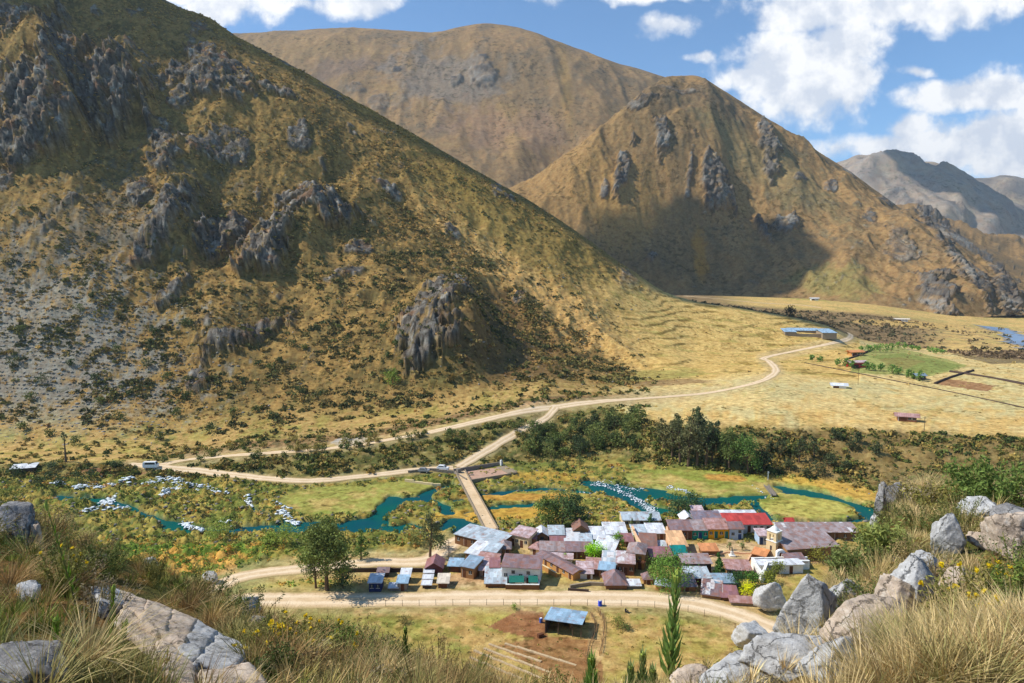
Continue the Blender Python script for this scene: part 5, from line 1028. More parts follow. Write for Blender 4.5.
# steps and facade of the plaza: statue, benches
A = on_plane(732, 556); t = empty('monument', 'slender pale monument on a stepped base in the plaza garden', 'monument', (A.x, A.y, zat(A.x, A.y)))
boxobj('base', -.7, -.7, -.2, .7, .7, .3, m_white, t); boxobj('pedestal', -.3, -.3, .3, .3, .3, 1.2, m_white, t)
bm = bmesh.new(); tube(bm, [(0, 0, 1.2), (0, 0, 1.6), (0, 0, 2.0), (0, 0, 2.15), (0, 0, 2.4)], [.2, .24, .16, .07, .11], 8); bm_obj('figure', bm, m_stone, t)
wallline('plaza_kerb', 'low pale kerb round the garden bed of the plaza', [(708, 557.5), (726, 553), (752, 554), (748, 561), (728, 562)], .35, .3, W_('peach'))
# balcony of the ochre house
A = on_plane(645, 571); t = empty('balcony', 'timber balcony and stair on the right side of the ochre two storey house', 'balcony', (A.x-1.0, A.y+.6, zat(A.x, A.y)), R(-25))
boxobj('platform', -1.0, -1.0, 2.1, 1.2, .9, 2.25, m_wood, t); boxobj('railing', -1.0, -1.05, 2.95, 1.2, -.97, 3.03, m_wood, t)
for x in (-1.0, -.3, .4, 1.1): boxobj('post', x, -1.0, -.3 if x in (-1.0, 1.1) else 2.25, x+.1, -.9, 2.95 if x not in (-1.0, 1.1) else 4.0, m_wood, t)
# ---- the bridge
a = hit(459, 470); b = on_plane(492, 531, .3); v = b-a; L = v.length; rz = math.atan2(v.y, v.x)
t = empty('bridge', 'long narrow dirt topped bridge with low parapets crossing the river to the village', 'bridge', (a.x, a.y, 0), rz)
za = a.z+.25; zb = .45
def sl_box(bm, x0, x1, y0, y1, dz0, dz1):
    q = []
    for z in (dz0, dz1): q += [(x0, y0, za+(zb-za)*x0/L+z), (x1, y0, za+(zb-za)*x1/L+z), (x1, y1, za+(zb-za)*x1/L+z), (x0, y1, za+(zb-za)*x0/L+z)]
    v_ = [bm.verts.new(p) for p in q]
    for f in ((0, 3, 2, 1), (4, 5, 6, 7), (0, 1, 5, 4), (1, 2, 6, 5), (2, 3, 7, 6), (3, 0, 4, 7)): bm.faces.new([v_[i] for i in f])
bm = bmesh.new(); sl_box(bm, -2, L+2, -1.9, 1.9, -.45, .02); bm_obj('deck', bm, W_('stone'), t)
bm = bmesh.new(); sl_box(bm, -2.4, L+2.4, -1.6, 1.6, .024, .07); bm_obj('roadway', bm, m_road, t)
for y in (-1.9, 1.66):
    bm = bmesh.new(); sl_box(bm, 0, L, y, y+.24, .024, .5); bm_obj('parapet', bm, W_('stone'), t)
for k in range(5):
    x = L*(k+.5)/5; boxobj('pier', x-.8, -1.7, -3.0, x+.8, 1.7, za+(zb-za)*x/L-.46, W_('stone'), t)
# ---- walled yard by the bridge
y0_ = on_plane(467, 482, .5); y1_ = on_plane(516, 474, .5); t = empty('walled_yard', 'rectangular walled yard with a reddish earth floor beside the bridge head', 'yard', (y0_.x, y0_.y, .5), math.atan2((y1_-y0_).y, (y1_-y0_).x))
yl = (y1_-y0_).length; yd = 10.0
boxobj('floor', 0, 0, -2.0, yl, yd, .55, mat_plain('reddish_earth', srgb(186, 150, 126), .95, .2, .4, .03), t)
for nm, q, hh, mm in (('front_wall', (-.3, -.4, yl+.3, -.01), .7, 'stone'), ('back_wall', (-.3, yd+.01, yl+.3, yd+.4), 2.0, 'grey'), ('side_wall', (-.4, 0, -.01, yd), 1.2, 'grey'), ('side_wall', (yl+.01, 0, yl+.4, yd), .9, 'stone')):
    boxobj(nm, q[0], q[1], -2.0, q[2], q[3], hh, W_(mm), t)
boxobj('platform', yl-3.2, .2, .555, yl-.1, yd-.2, .75, W_('stone'), t); boxobj('pillar', yl-1.2, yd-.9, .755, yl-.6, yd-.3, 2.9, m_white, t); boxobj('shelter', .3, yd-2.2, .555, 1.6, yd-.6, 2.4, W_('grey'), t)
# ruins / stone terraces left of the bridge
wallline('stone_terrace', 'pale rubble terrace wall left of the bridge head', [(408, 476.5), (430, 474.5), (455, 476)], .8, .7, m_stone)
wallline('stone_terrace', 'lower pale rubble wall by the green meadow left of the bridge', [(405, 482), (432, 484.5), (458, 485.5)], .6, .6, W_('cream'))
# ---- blue roofed open shed in the near pasture
Aq = on_plane(546, 633); Bq = on_plane(580, 638); v = Bq-Aq; w = v.length; d = 5.6
t = empty('open_shed', 'open fronted cattle shed with a light blue sheet roof beside ploughed earth', 'shed', (Aq.x, Aq.y, zat(Aq.x, Aq.y)), math.atan2(v.y, v.x))
bm = bmesh.new(); slab(bm, [(-.4, -.4, 2.95), (w+.5, -.4, 2.95), (w+.5, d+.4, 2.5), (-.4, d+.4, 2.5)], .06); bm_obj('roof', bm, R_('blue'), t)
boxobj('side_wall', -.25, 0, -.4, 0, d-.01, 2.5, W_('dark'), t); boxobj('back_wall', -.25, d, -.4, w, d+.25, 2.45, W_('dark'), t); boxobj('inner_wall', w*.62, 2.6, -.4, w*.62+.2, d-.01, 1.9, W_('adobe'), t)
for x in (w*.36, w*.78, w+.2): 
    bm = bmesh.new(); tube(bm, [(x, 0, -.3), (x+.03, 0, 2.92)], [.09, .07], 6); bm_obj('post', bm, m_bark, t)
bm = bmesh.new(); tube(bm, [(-.2, .02, 2.84), (w+.4, .02, 2.84)], [.07, .07], 6); bm_obj('beam', bm, m_bark, t)
A = on_plane(540.5, 637); t = empty('wooden_crate', 'dark open wooden trough left of the cattle shed', 'trough', (A.x, A.y, zat(A.x, A.y)), R(30)); boxobj('body', -.6, -.35, -.1, .6, .35, .7, m_wood, t)
A = on_plane(541, 622.5); t = empty('blue_tank', 'small blue and white drum at the left corner of the cattle shed', 'drum', (A.x, A.y, zat(A.x, A.y)))
bm = bmesh.new(); tube(bm, [(0, 0, 0), (0, 0, .05), (0, 0, .9), (0, 0, .95)], [.3, .36, .36, .3], 14); bm_obj('body', bm, mat_plain('blue_plastic', srgb(60, 90, 170), .4, .1, 2, 0, .4), t)
bm = bmesh.new(); tube(bm, [(0, 0, .96), (0, 0, 1.02)], [.22, .2], 12); bm_obj('lid', bm, m_white, t)
A = hit(600, 606); t = empty('barrel', 'bright blue barrel standing on the road verge near the corral', 'barrel', (A.x, A.y, A.z))
bm = bmesh.new(); tube(bm, [(0, 0, 0), (0, 0, .06), (0, 0, .35), (0, 0, .4), (0, 0, .45), (0, 0, .8), (0, 0, .85), (0, 0, .9), (0, 0, 1.2), (0, 0, 1.24)], [.38, .42, .42, .45, .42, .42, .45, .42, .42, .38], 16); bm_obj('body', bm, mat_plain('bright_blue_plastic', srgb(28, 70, 210), .4, .1, 2, 0, .4), t)
bm = bmesh.new(); tube(bm, [(0, 0, 1.245), (0, 0, 1.29)], [.34, .3], 14); bm_obj('lid', bm, m_frame, t)
# ---- stick corral, terraced rows, posts
def stick_fence(label, pts, n, h, name='stick_fence'):
    c = catmull([(p[0], p[1]) for p in pts], 30); o = hit(*c[0]); t = empty(name, label, 'fence', o); bm = bmesh.new()
    for k in range(n):
        q = c[int(len(c)*k/n)]; p = hit(q[0]+rng.normal()*.7, q[1]+rng.normal()*.4)-o; l = rng.normal(size=2)*.35; hh = h*(.6+.6*rng.random())
        tube(bm, [(p.x, p.y, p.z-.2), (p.x+l[0], p.y+l[1], p.z+hh)], [.05, .025], 4)
    bm_obj('sticks', bm, mat_plain('dry_sticks', srgb(190, 156, 110), .9, .3, 2, 0), t)
    bm = bmesh.new(); ps = [hit(*c[int(len(c)*k/12)])-o for k in range(12)]; tube(bm, [(p.x, p.y, p.z+h*.45) for p in ps], [.06]*12, 4); bm_obj('rail', bm, m_bark, t)
stick_fence('left brushwood fence of the corral running down from the cattle shed', [(590, 614), (596, 628), (590, 645), (586, 664)], 80, 1.1)
stick_fence('right brushwood fence of the corral reaching to the road verge', [(598, 612), (604, 622), (603, 640), (600, 656)], 90, 1.2)
for k, (a_, b_, l) in enumerate([((489, 645), (540, 664), 'uppermost stone edge of the terraced beds below the ploughed earth'), ((484, 650), (548, 676), 'second stone edge of the terraced beds from the top'), ((474, 652), (540, 683), 'third stone edge of the terraced beds, the widest pale one'), ((470, 660), (520, 684), 'fourth stone edge of the terraced beds from the top'), ((505, 644), (575, 668), 'stone edge beside the ploughed earth, right of the terraced beds'), ((468, 668), (500, 684), 'lowest stone edge of the terraced beds')]):
    wallline('terrace_edge', l, [a_, ((a_[0]+b_[0])/2+2, (a_[1]+b_[1])/2+.8), b_], .28, .5, mat_plain('pale_earth_stone', srgb(196, 170, 132), .95, .3, 1.5, .05) if k == 0 else bpy.data.materials['pale_earth_stone'], cat='terrace edge')
def fence(label, pts, n, h=1.5, group='wire fences beside the dirt roads'):
    c = catmull(pts, 20); s = np.r_[0, np.cumsum(np.hypot(*np.diff(c, axis=0).T))]; o = on_plane(*c[0]); o.z = zat(o.x, o.y); t = empty('wire_fence', label, 'fence', o); tops = []
    for k in range(n):
        x = np.interp(s[-1]*k/(n-1), s, c[:, 0]); y = np.interp(s[-1]*k/(n-1), s, c[:, 1]); p = on_plane(x, y); p.z = zat(p.x, p.y); p = p-o
        bm = bmesh.new(); tube(bm, [(p.x, p.y, p.z-.3), (p.x+rng.normal()*.04, p.y, p.z+h)], [.055, .045], 5); bm_obj('post', bm, m_bark, t); tops.append(p)
    for f in (.45, .9):
        bm = bmesh.new(); tube(bm, [(p.x, p.y, p.z+h*f) for p in tops], [.012]*n, 3); bm_obj('wire', bm, m_bark, t)
fence('wooden post and wire fence along the near side of the main dirt road', [(352, 607), (420, 606), (500, 605.5), (600, 606), (650, 607.5), (700, 615), (735, 630)], 24, group=None)
# ---- far farm buildings
def farm(px, py, w, d, h, label, wall, rc, rz=0, roof='gx', rise=1.0, name='farm_house', feat='dw'):
    p = hit(px, py); A = p; t = house(name, label, 512, 560, 520, 560, d, h, roof, rise, wall, rc, feat, cat='house', ov=.4)
    sx = w/(on_plane(520, 560)-on_plane(512, 560)).length
    t.location = (p.x-w/2, p.y, p.z); t.rotation_euler.z = rz; t.scale = (sx, 1, 1); return t
farm(906, 421, 6.5, 4, 2.0, 'small lone brick red farmhouse on the yellow plateau', 'brick', 'pink', R(-22))
farm(839, 388, 6.0, 4, 1.3, 'small lone white roofed hut on the yellow plateau', 'white', 'white', R(-15))
farm(860, 368, 9, 6, 3.0, 'brick red farmhouse among small trees beside the green far field', 'red', 'rosy', R(10))
farm(858, 356, 8, 5, 2.5, 'small orange farm hut above the red farmhouse', 'ochre', 'orange', R(10))
farm(922, 380, 5, 4, 2.2, 'dark blue hut at the right end of the front tree row', 'dark', 'steel', R(10))
farm(901, 321, 12, 6, 2.0, 'far white ruin on the pale strip beyond the golden field', 'white', 'cream', R(-20))
farm(815, 300.5, 10, 6, 3, 'tiny far white house on the green patch under the middle mountain', 'white', 'white', 0)
farm(1016, 316, 16, 8, 5, 'far white house at the foot of the middle mountain near the frame edge', 'white', 'paleblue', 0)
pc = hit(805, 335); t = empty('farm_compound', 'farm compound with three pale blue roofed wings round a yard on the golden field', 'farm buildings', pc, R(-8))
for x0, y0, x1, y1, l in ((-16, 8, 12, 14, 'back'), (-16, -6, -8, 8, 'left'), (10, -10, 20, 10, 'right')):
    boxobj('wall', x0, y0, -2, x1, y1, 2.6, W_('stone'), t); bm = bmesh.new(); slab(bm, [(x0-.5, y0-.5, 2.65), (x1+.5, y0-.5, 2.65), (x1+.5, y1+.5, 4.2), (x0-.5, y1+.5, 4.2)], .15); bm_obj('roof', bm, R_('blue'), t)
boxobj('yard_wall', -8, -6.2, -2, 10, -5.6, 1.4, W_('stone'), t)
farm(880, 497, .1, .1, .1, 'x', 'stone', 'brown') if False else None
# stone field walls on the plateau
def stonewall(label, pts, h=1.2, th=1.2):
    c = catmull(pts, 8); w = [hit(*p) for p in c]; o = w[0]; t = empty('field_wall', label, 'wall', o); bm = bmesh.new()
    tube(bm, [(p.x-o.x, p.y-o.y, p.z-o.z+h*.25) for p in w], [th*.6*(.8+.4*rng.random()) for p in w], 6); bm_obj('stones', bm, W_('dark'), t)
stonewall('dark stone field wall at the right edge of the green far field', [(935, 384), (950, 378), (973, 371)])
stonewall('long dark field wall beyond the ploughed red field', [(950, 372), (990, 378), (1040, 388)])
stonewall('low field wall between the rows of small far trees', [(845, 360), (858, 356), (872, 350)])
stonewall('long thin field wall in front of the far tree row', [(805, 363), (850, 372), (905, 383), (960, 394), (1024, 408)], .5, .5)
# vehicles
def vehicle(px, py, rz, label, L=4.3, wd=1.8, h=1.6, col=(230, 230, 228), van=False, cat='car'):
    p = hit(px, py); t = empty('parked_car' if cat == 'car' else 'minibus', label, cat, (p.x, p.y, p.z+.22), rz)
    mp_ = mat_plain('car_paint_%d' % int(px), srgb(*col), .3, .05, 1, 0, .5); prof = [(-L/2, .35), (L/2, .35), (L/2, .85), (L*.46, h*.58), (L*.26, h*.62), (L*.12, h), (-L*.34, h), (-L*.47, h*.62), (-L/2, .9)] if not van else [(-L/2, .3), (L/2, .3), (L/2, h*.5), (L*.44, h*.62), (L*.36, h), (-L*.48, h), (-L/2, h*.6)]
    bm = bmesh.new(); n = len(prof); cab = lambda z: 1-.16*max(0, (z-h*.6)/(h*.4))
    A = [bm.verts.new((x, -wd/2*cab(z), z)) for x, z in prof]; B = [bm.verts.new((x, wd/2*cab(z), z)) for x, z in prof]
    bm.faces.new(A); bm.faces.new(B[::-1])
    for i in range(n): bm.faces.new((A[i], A[(i+1) % n], B[(i+1) % n], B[i]))
    bmesh.ops.bevel(bm, geom=list(bm.edges), offset=.06, segments=2, affect='EDGES'); bm_obj('body', bm, mp_, t, smooth=False)
    z0, z1 = h*.62, h*.93
    for s in (-1, 1):
        bm = bmesh.new(); y = s*(wd/2*.93+.012); e = L*.08 if not van else L*.3
        q = [(-L*.36, y, z0), (e+L*.1, y, z0), (e, y*.95, z1), (-L*.32, y*.95, z1)]; slab(bm, q if s < 0 else q[::-1], .02); bm_obj('window', bm, m_glass, t)
    bm = bmesh.new(); slab(bm, [(L*.275 if not van else L*.435, -wd*.38, h*.64), (L*.275 if not van else L*.435, wd*.38, h*.64), (L*.155 if not van else L*.385, wd*.34, h*.93), (L*.155 if not van else L*.385, -wd*.34, h*.93)], .03); bm_obj('windscreen', bm, m_glass, t)
    for x in (-L*.31, L*.31):
        for y in (-wd/2+.02, wd/2-.22):
            wb = bmesh.new(); tube(wb, [(x, y, .1), (x, y+.2, .1)], [.33, .33], 16); wh = bm_obj('wheel', wb, W_('dark'), t)
            wb = bmesh.new(); tube(wb, [(x, y-.015 if y < 0 else y+.205, .1), (x, y-.005 if y < 0 else y+.215, .1)], [.18, .18], 10); bm_obj('hubcap', wb, m_frame, wh)
    for y in (-wd*.36, wd*.36-.2): boxobj('headlight', L/2-.01, y, .62, L/2+.03, y+.22, .76, m_frame, t)
vehicle(443, 470.5, R(-12), 'white car parked at the bridge head, right one of two', cat='car', h=1.75)
vehicle(424, 472.5, R(-10), 'grey car parked left of the white car near the bridge head', 4.0, 1.7, 1.5, (150, 150, 150))
vehicle(151, 468.5, R(4), 'white minibus with dark windows parked at the far left road end', 5.0, 1.9, 2.3, (240, 238, 234), True, 'minibus')
# footbridge on the right river arm, white post by it
A = hit(768, 480); t = empty('signpost', 'thin white post standing on the river bank by the footbridge', 'post', A); boxobj('pole', -.1, -.1, -.3, .1, .1, 3.0, m_white, t); boxobj('plate', -.3, -.14, 2.4, .3, -.105, 2.9, m_white, t)
a = on_plane(767, 487.5, -.2); b = on_plane(773, 495, -.2); v = b-a; t = empty('footbridge', 'tiny grey footbridge over the green river arm', 'bridge', (a.x, a.y, -.3), math.atan2(v.y, v.x)); boxobj('deck', -1.2, -.8, .2, v.length+1.2, .8, .4, W_('grey'), t)
for y in (-.8, .72): boxobj('rail', -1.2, y, .405, v.length+1.2, y+.08, .9, W_('grey'), t)
# round stones by the corral
# power poles
for px_, py_, hh, l in ((449, 566, 6.5, 'thin wooden power pole beside the village path'), (924, 432, 6, 'lone thin pole on the plateau edge'), (858, 385, 8, 'thin power pole near the far red farmhouse')):
    A = hit(px_, py_); t = empty('power_pole', l, 'pole', A); bm = bmesh.new(); tube(bm, [(0, 0, -.4), (0, 0, hh)], [.12, .08], 7); bm_obj('pole', bm, m_bark, t); boxobj('crossarm', -.6, -.05, hh-.7, .6, .05, hh-.58, m_wood, t)
# seated person on the pasture
def person(px, py, label, rz):
    A = hit(px, py); t = empty('person', label, 'person', A, rz); me = bpy.data.meshes.new('body'); bm = bmesh.new()
    J = dict(hip=(0, 0, .18), waist=(0, .02, .38), chest=(0, .03, .58), neck=(0, .0, .74), head=(0, -.03, .88), top=(0, -.03, .99), sl=(.19, .02, .68), el=(.26, -.14, .46), wl=(.12, -.34, .44), sr=(-.19, .02, .68), er=(-.26, -.14, .46), wr=(-.12, -.34, .44),
             hl=(.1, -.02, .16), kl=(.14, -.40, .42), al=(.14, -.62, .08), tl=(.15, -.80, .05), hr=(-.1, -.02, .16), kr=(-.14, -.40, .40), ar=(-.14, -.62, .08), tr=(-.15, -.80, .05))
    E = [('hip', 'waist'), ('waist', 'chest'), ('chest', 'neck'), ('neck', 'head'), ('head', 'top'), ('chest', 'sl'), ('sl', 'el'), ('el', 'wl'), ('chest', 'sr'), ('sr', 'er'), ('er', 'wr'), ('hip', 'hl'), ('hl', 'kl'), ('kl', 'al'), ('al', 'tl'), ('hip', 'hr'), ('hr', 'kr'), ('kr', 'ar'), ('ar', 'tr')]
    ks = list(J); vs = {k: bm.verts.new(J[k]) for k in ks}
    for a_, b_ in E: bm.edges.new((vs[a_], vs[b_]))
    bm.to_mesh(me); bm.free(); o = link('body', me, mat_plain('dark_clothes', srgb(58, 52, 58), .9, .2, 3, .01), t)
    m = o.modifiers.new('Skin', 'SKIN'); rr = dict(hip=.17, waist=.15, chest=.17, neck=.06, head=.11, top=.08, sl=.08, el=.06, wl=.045, sr=.08, er=.06, wr=.045, hl=.11, kl=.08, al=.055, tl=.05, hr=.11, kr=.08, ar=.055, tr=.05)
    for i, k in enumerate(ks): me.skin_vertices[0].data[i].radius = (rr[k], rr[k])
    me.skin_vertices[0].data[0].use_root = True; o.modifiers.new('Sub', 'SUBSURF').levels = 1
    bm = bmesh.new(); tube(bm, [(0, -.03, .93), (0, -.03, .945), (0, -.03, .95), (0, -.03, 1.06)], [.24, .24, .12, .1], 14); bm_obj('hat', bm, mat_plain('straw_hat', srgb(190, 160, 110), .9, .1, 3, 0), t)
    t.scale = (1.15,)*3
person(625.5, 612.5, 'person in dark clothes and a hat sitting on the pasture near the road', R(60))
# ============================================================ FOREGROUND HILLSIDE
VALLEY = False
def mat_rock(name, c, c2, lich=(206, 200, 190)):
    m, t = mat_new(name); g = t.n('ShaderNodeTexCoord')
    n1 = t.n('ShaderNodeTexNoise', i_Vector=g.outputs['Object'], i_Scale=2.2, i_Detail=10.0, i_Roughness=.7)
    n2 = t.n('ShaderNodeTexNoise', i_Vector=g.outputs['Object'], i_Scale=11.0, i_Detail=8.0, i_Roughness=.75)
    v = t.n('ShaderNodeTexVoronoi', feature='DISTANCE_TO_EDGE', i_Scale=2.6); wv_ = t.n('ShaderNodeVectorMath', operation='MULTIPLY_ADD'); t.put(wv_.inputs[0], n1.outputs['Color']); wv_.inputs[1].default_value = (.5, .5, .5); t.put(wv_.inputs[2], g.outputs['Object']); t.put(v.inputs['Vector'], wv_.outputs[0])
    cr_ = t.rng(v.outputs['Distance'], 0, .022, 1, 0)
    col_ = t.mix(t.rng(n1.outputs[0], .38, .62), c4(c), c4(c2)); col_ = t.mix(t.rng(n2.outputs[0], .52, .68, 0, .75), col_, c4(srgb(*lich))); col_ = t.mix(t.rng(n2.outputs[0], .46, .34, 0, .7), col_, c4(c*.35))
    col_ = t.mix(t.math('MULTIPLY', cr_, .38), col_, c4(c*.2))
    h = t.math('SUBTRACT', t.math('ADD', n1.outputs[0], t.math('MULTIPLY', n2.outputs[0], .5)), t.math('MULTIPLY', cr_, .5))
    b = t.n('ShaderNodeBump', i_Height=h, i_Distance=.07, i_Strength=.9); finish(t, col_, .9, b.outputs[0], .15); return m
m_rg = mat_rock('grey_rock', srgb(202, 200, 196), srgb(164, 160, 154), (230, 228, 222)); m_rt = mat_rock('tan_rock', srgb(214, 192, 168), srgb(176, 156, 136), (228, 218, 202)); m_rd = mat_rock('dark_rock', srgb(156, 152, 148), srgb(118, 114, 110), (206, 204, 198))
def boulder(name, label, px, py, w, h, dp=None, mat=None, seed=0, sink=.25, rz=None, flat=None, cat='rock', planes=14, group=None, dist=None):
    """px,py: foot centre in the view; w,h: seen width and height in pixels"""
    p = hit(px, py); s = math.sqrt(p.x**2+p.y**2)/F if dist is None else dist/F; W2, H2 = w*s/2, h*s/(1+sink*.6); D2 = (dp*s/2 if dp else W2*.8); r_ = np.random.default_rng(seed+int(px*7+py))
    bm = bmesh.new(); bmesh.ops.create_icosphere(bm, subdivisions=5, radius=1); V_ = np.array([v.co for v in bm.verts]); F_ = np.array([[v.index for v in f.verts] for f in bm.faces]); bm.free()
    rad = np.ones(len(V_))
    for _ in range(planes):
        n = r_.normal(size=3); n /= np.linalg.norm(n); d = .46+.28*r_.random(); q = V_@n; rad = np.where(q > 1e-3, np.minimum(rad, d/np.maximum(q, 1e-3)), rad)
    o_ = r_.random(2)*50; V_ = V_*rad[:, None]
    nz_ = fbm(V_[:, 0]*2+o_[0]+V_[:, 2], V_[:, 1]*2+o_[1]-V_[:, 2]*.7, 1.0, 5, .6)*.05+ridged(V_[:, 0]+o_[1]+V_[:, 2]*.8, V_[:, 1]-V_[:, 2], .6, 4)*.035; st = V_[:, 2]*3.2+V_[:, 0]*1.1+fbm(V_[:, 0]+o_[0], V_[:, 1]+o_[1], .8, 3)*.9; led = (st-np.floor(st)); V_ = V_*(1+nz_-.07*sstep(led, .0, .18)*(1-led))[:, None]
    V_ = V_*np.array([W2*1.1, D2*1.1, H2*.72 if flat is None else H2*flat])
    V_[:, 2] += H2*(.5-sink*.5)
    me = bpy.data.meshes.new(name); raw_mesh(me, V_, F_); me.polygons.foreach_set('use_smooth', np.ones(len(F_), bool)); me.materials.append(mat or m_rg)
    o = link(name, me, None, loc=p, rz=(r_.random()*.8-.4) if rz is None else rz, label=label, category=cat)
    if group: o['group'] = group
    return o
# right hand rocks
B_ = [
 (806, 652, 82, 94, m_rg, 'largest pale grey boulder at the lower right, in front of the village end', 1),
 (785, 676, 104, 52, m_rg, 'low pale grey rock left of the grassy corner at the bottom right', 2),
 (750, 648, 48, 34, m_rg, 'small grey rock with a pointed top at the left edge of the right outcrop', 3),
 (735, 696, 100, 46, m_rg, 'flat whitish rock at the bottom edge under the right outcrop', 4),
 (862, 650, 84, 68, m_rt, 'rounded tan boulder right of the largest pale grey boulder', 5),
 (893, 626, 50, 56, m_rt, 'tan upright rock on the rock line right of the rounded tan boulder', 6),
 (912, 602, 44, 50, m_rg, 'grey rock in the middle of the rock line climbing to the right', 7),
 (930, 578, 30, 30, m_rg, 'smallest pale rock at the upper end of the rock line', 8),
 (945, 552, 30, 48, m_rg, 'pale grey rounded rock above the rock line beside dry grass', 9),
 (1010, 560, 52, 54, m_rt, 'tan rock block below the flat grey rock at the right frame edge', 10),
 (1014, 530, 58, 26, m_rd, 'flat grey rock at the right frame edge below the green bush', 11),
 (985, 548, 30, 20, m_rt, 'small reddish tan rock left of the tan rock block', 12),
 (832, 682, 70, 50, m_rg, 'grey rock half hidden by straw at the bottom right', 13),
 (838, 622, 50, 46, m_rg, 'pale grey rock wedged between the largest boulder and the tan one', 31),
 (770, 612, 30, 44, m_rg, 'narrow upright grey rock against the left side of the largest boulder', 32),
 (700, 700, 70, 34, m_rt, 'low pinkish rock at the bottom edge left of the outcrop', 33),
 (880, 690, 60, 44, m_rt, 'tan rock at the bottom edge among the straw', 34),
 (958, 590, 36, 26, m_rt, 'small tan rock beside the yellow flowered bushes', 35),
 (985, 520, 40, 24, m_rg, 'pale grey slab like rock left of the flat rock at the right edge', 36),
 (880, 522, 16, 40, m_rd, 'thin dark rock rib on the crest where the right slope meets the river', 14),
 (892, 508, 22, 30, m_rd, 'jagged dark grey crest rock above the meadow bend', 15),
 (905, 498, 20, 14, m_rt, 'pinkish rock on the crest next to the tiny path', 16),
 (925, 500, 40, 12, m_rt, 'low tan rock bank on the crest right of the pinkish rock', 17),
 (874, 532, 10, 22, m_rg, 'slim grey rock below the dark rock rib', 18),
]
for (x, y, w, h, m, l, sd) in B_: boulder('boulder', l, x, y, w, h, None, m, sd)
L_ = [
 (12, 540, 46, 40, m_rd, 'dark shaded boulder with a pale top at the left frame edge', 21), (36, 548, 18, 34, m_rt, 'narrow tan rock right of the dark boulder at the left edge', 22),
 (24, 690, 78, 54, m_rd, 'rough dark grey rock in the bottom left corner', 23),
 (240, 616, 40, 26, m_rg, 'grey angular boulder beside the upper end of the slab wall', 25), (256, 628, 22, 18, m_rd, 'dark small rock just below the grey angular boulder', 26),
 (30, 600, 26, 18, m_rg, 'pale lichen covered rock among the straw at the far left', 27), (210, 583, 16, 12, m_rg, 'small pale rock on the left slope above the slab wall', 28), (150, 566, 20, 12, m_rg, 'whitish rock in the scrub above the slab wall', 29)]
for (x, y, w, h, m, l, sd) in L_: boulder('boulder', l, x, y, w, h, None, m, sd)
# the slab topped wall on the left
def above(px, py, hgt):
    dx, dy, dz = ray(px, py); d = Vector((float(dx), float(dy), float(dz))).normalized(); g_ = hit(px, py); t1 = (g_-CAM).length; t0 = t1*.6
    for _ in range(14):
        tm = (t0+t1)/2; q = CAM+d*tm
        if q.z-zat(q.x, q.y) > hgt: t0 = tm
        else: t1 = tm
    return CAM+d*((t0+t1)/2)
def wall_stone(label, quad, hgt=.28, mat=None, seed=0, n=18, tilt=0):
    """flat topped stone laid on the wall: quad = far-left, far-right, near-right, near-left corner"""
    c = [above(x, y, hgt+(tilt if k < 2 else 0)) for k, (x, y) in enumerate(quad)]; o = sum(c, Vector())/4; r_ = np.random.default_rng(seed); off = r_.random(2)*40
    u = np.linspace(0, 1, n); U_, V2 = np.meshgrid(u, u); q = [np.array(v-o) for v in c]
    def surf(a_, b_): return q[0]*((1-a_)*(1-b_))[..., None]+q[1]*(a_*(1-b_))[..., None]+q[2]*(a_*b_)[..., None]+q[3]*((1-a_)*b_)[..., None]
    e = .07; Pt = surf(U_, V2); edge = np.minimum(np.minimum(U_, 1-U_), np.minimum(V2, 1-V2)); w = fbm(Pt[..., 0]*1+off[0], Pt[..., 1]+off[1], .35, 5, .6)
    Pt[..., 2] += w*.035-.035*(1-sstep(edge, 0, .09)); cc_ = Pt.mean((0, 1)); jag = 1+.10*fbm(Pt[..., 0]+off[1], Pt[..., 1]-off[0], .22, 3)*(edge < .02)-.02; Pt[..., :2] = cc_[:2]+(Pt[..., :2]-cc_[:2])*jag[..., None]
    top = Pt.reshape(-1, 3); idx = np.arange(n*n).reshape(n, n); ring = list(idx[0, :])+list(idx[1:, -1])+list(idx[-1, ::-1][1:])+list(idx[::-1, 0][1:-1]); vs = [top]; fs = [tuple(x) for x in np.stack([idx[:-1, :-1], idx[1:, :-1], idx[1:, 1:], idx[:-1, 1:]], -1).reshape(-1, 4)]
    prev = ring; base = n*n
    for k, (dz_, grow) in enumerate([(-.04, 1.015), (-.10, 1.0), (-.18, .96), (-.34, .97), (-.75, 1.0)]):
        rr = top[ring].copy(); rr[:, :2] = cc_[:2]+(rr[:, :2]-cc_[:2])*(grow+.03*fbm(rr[:, 0]*3+k, rr[:, 1]*3, .3, 3))[:, None]; rr[:, 2] += dz_+.02*fbm(rr[:, 0]+k, rr[:, 1], .2, 2); vs.append(rr)
        cur = [base+i for i in range(len(ring))]; base += len(ring)
        for i in range(len(ring)): j = (i+1) % len(ring); fs.append((prev[i], prev[j], cur[j], cur[i]))
        prev = cur
    me = bpy.data.meshes.new('wall_slab'); raw_mesh(me, np.concatenate(vs), np.array(fs)); me.materials.append(mat); return link('wall_slab', me, None, loc=o, label=label, category='stone slab')
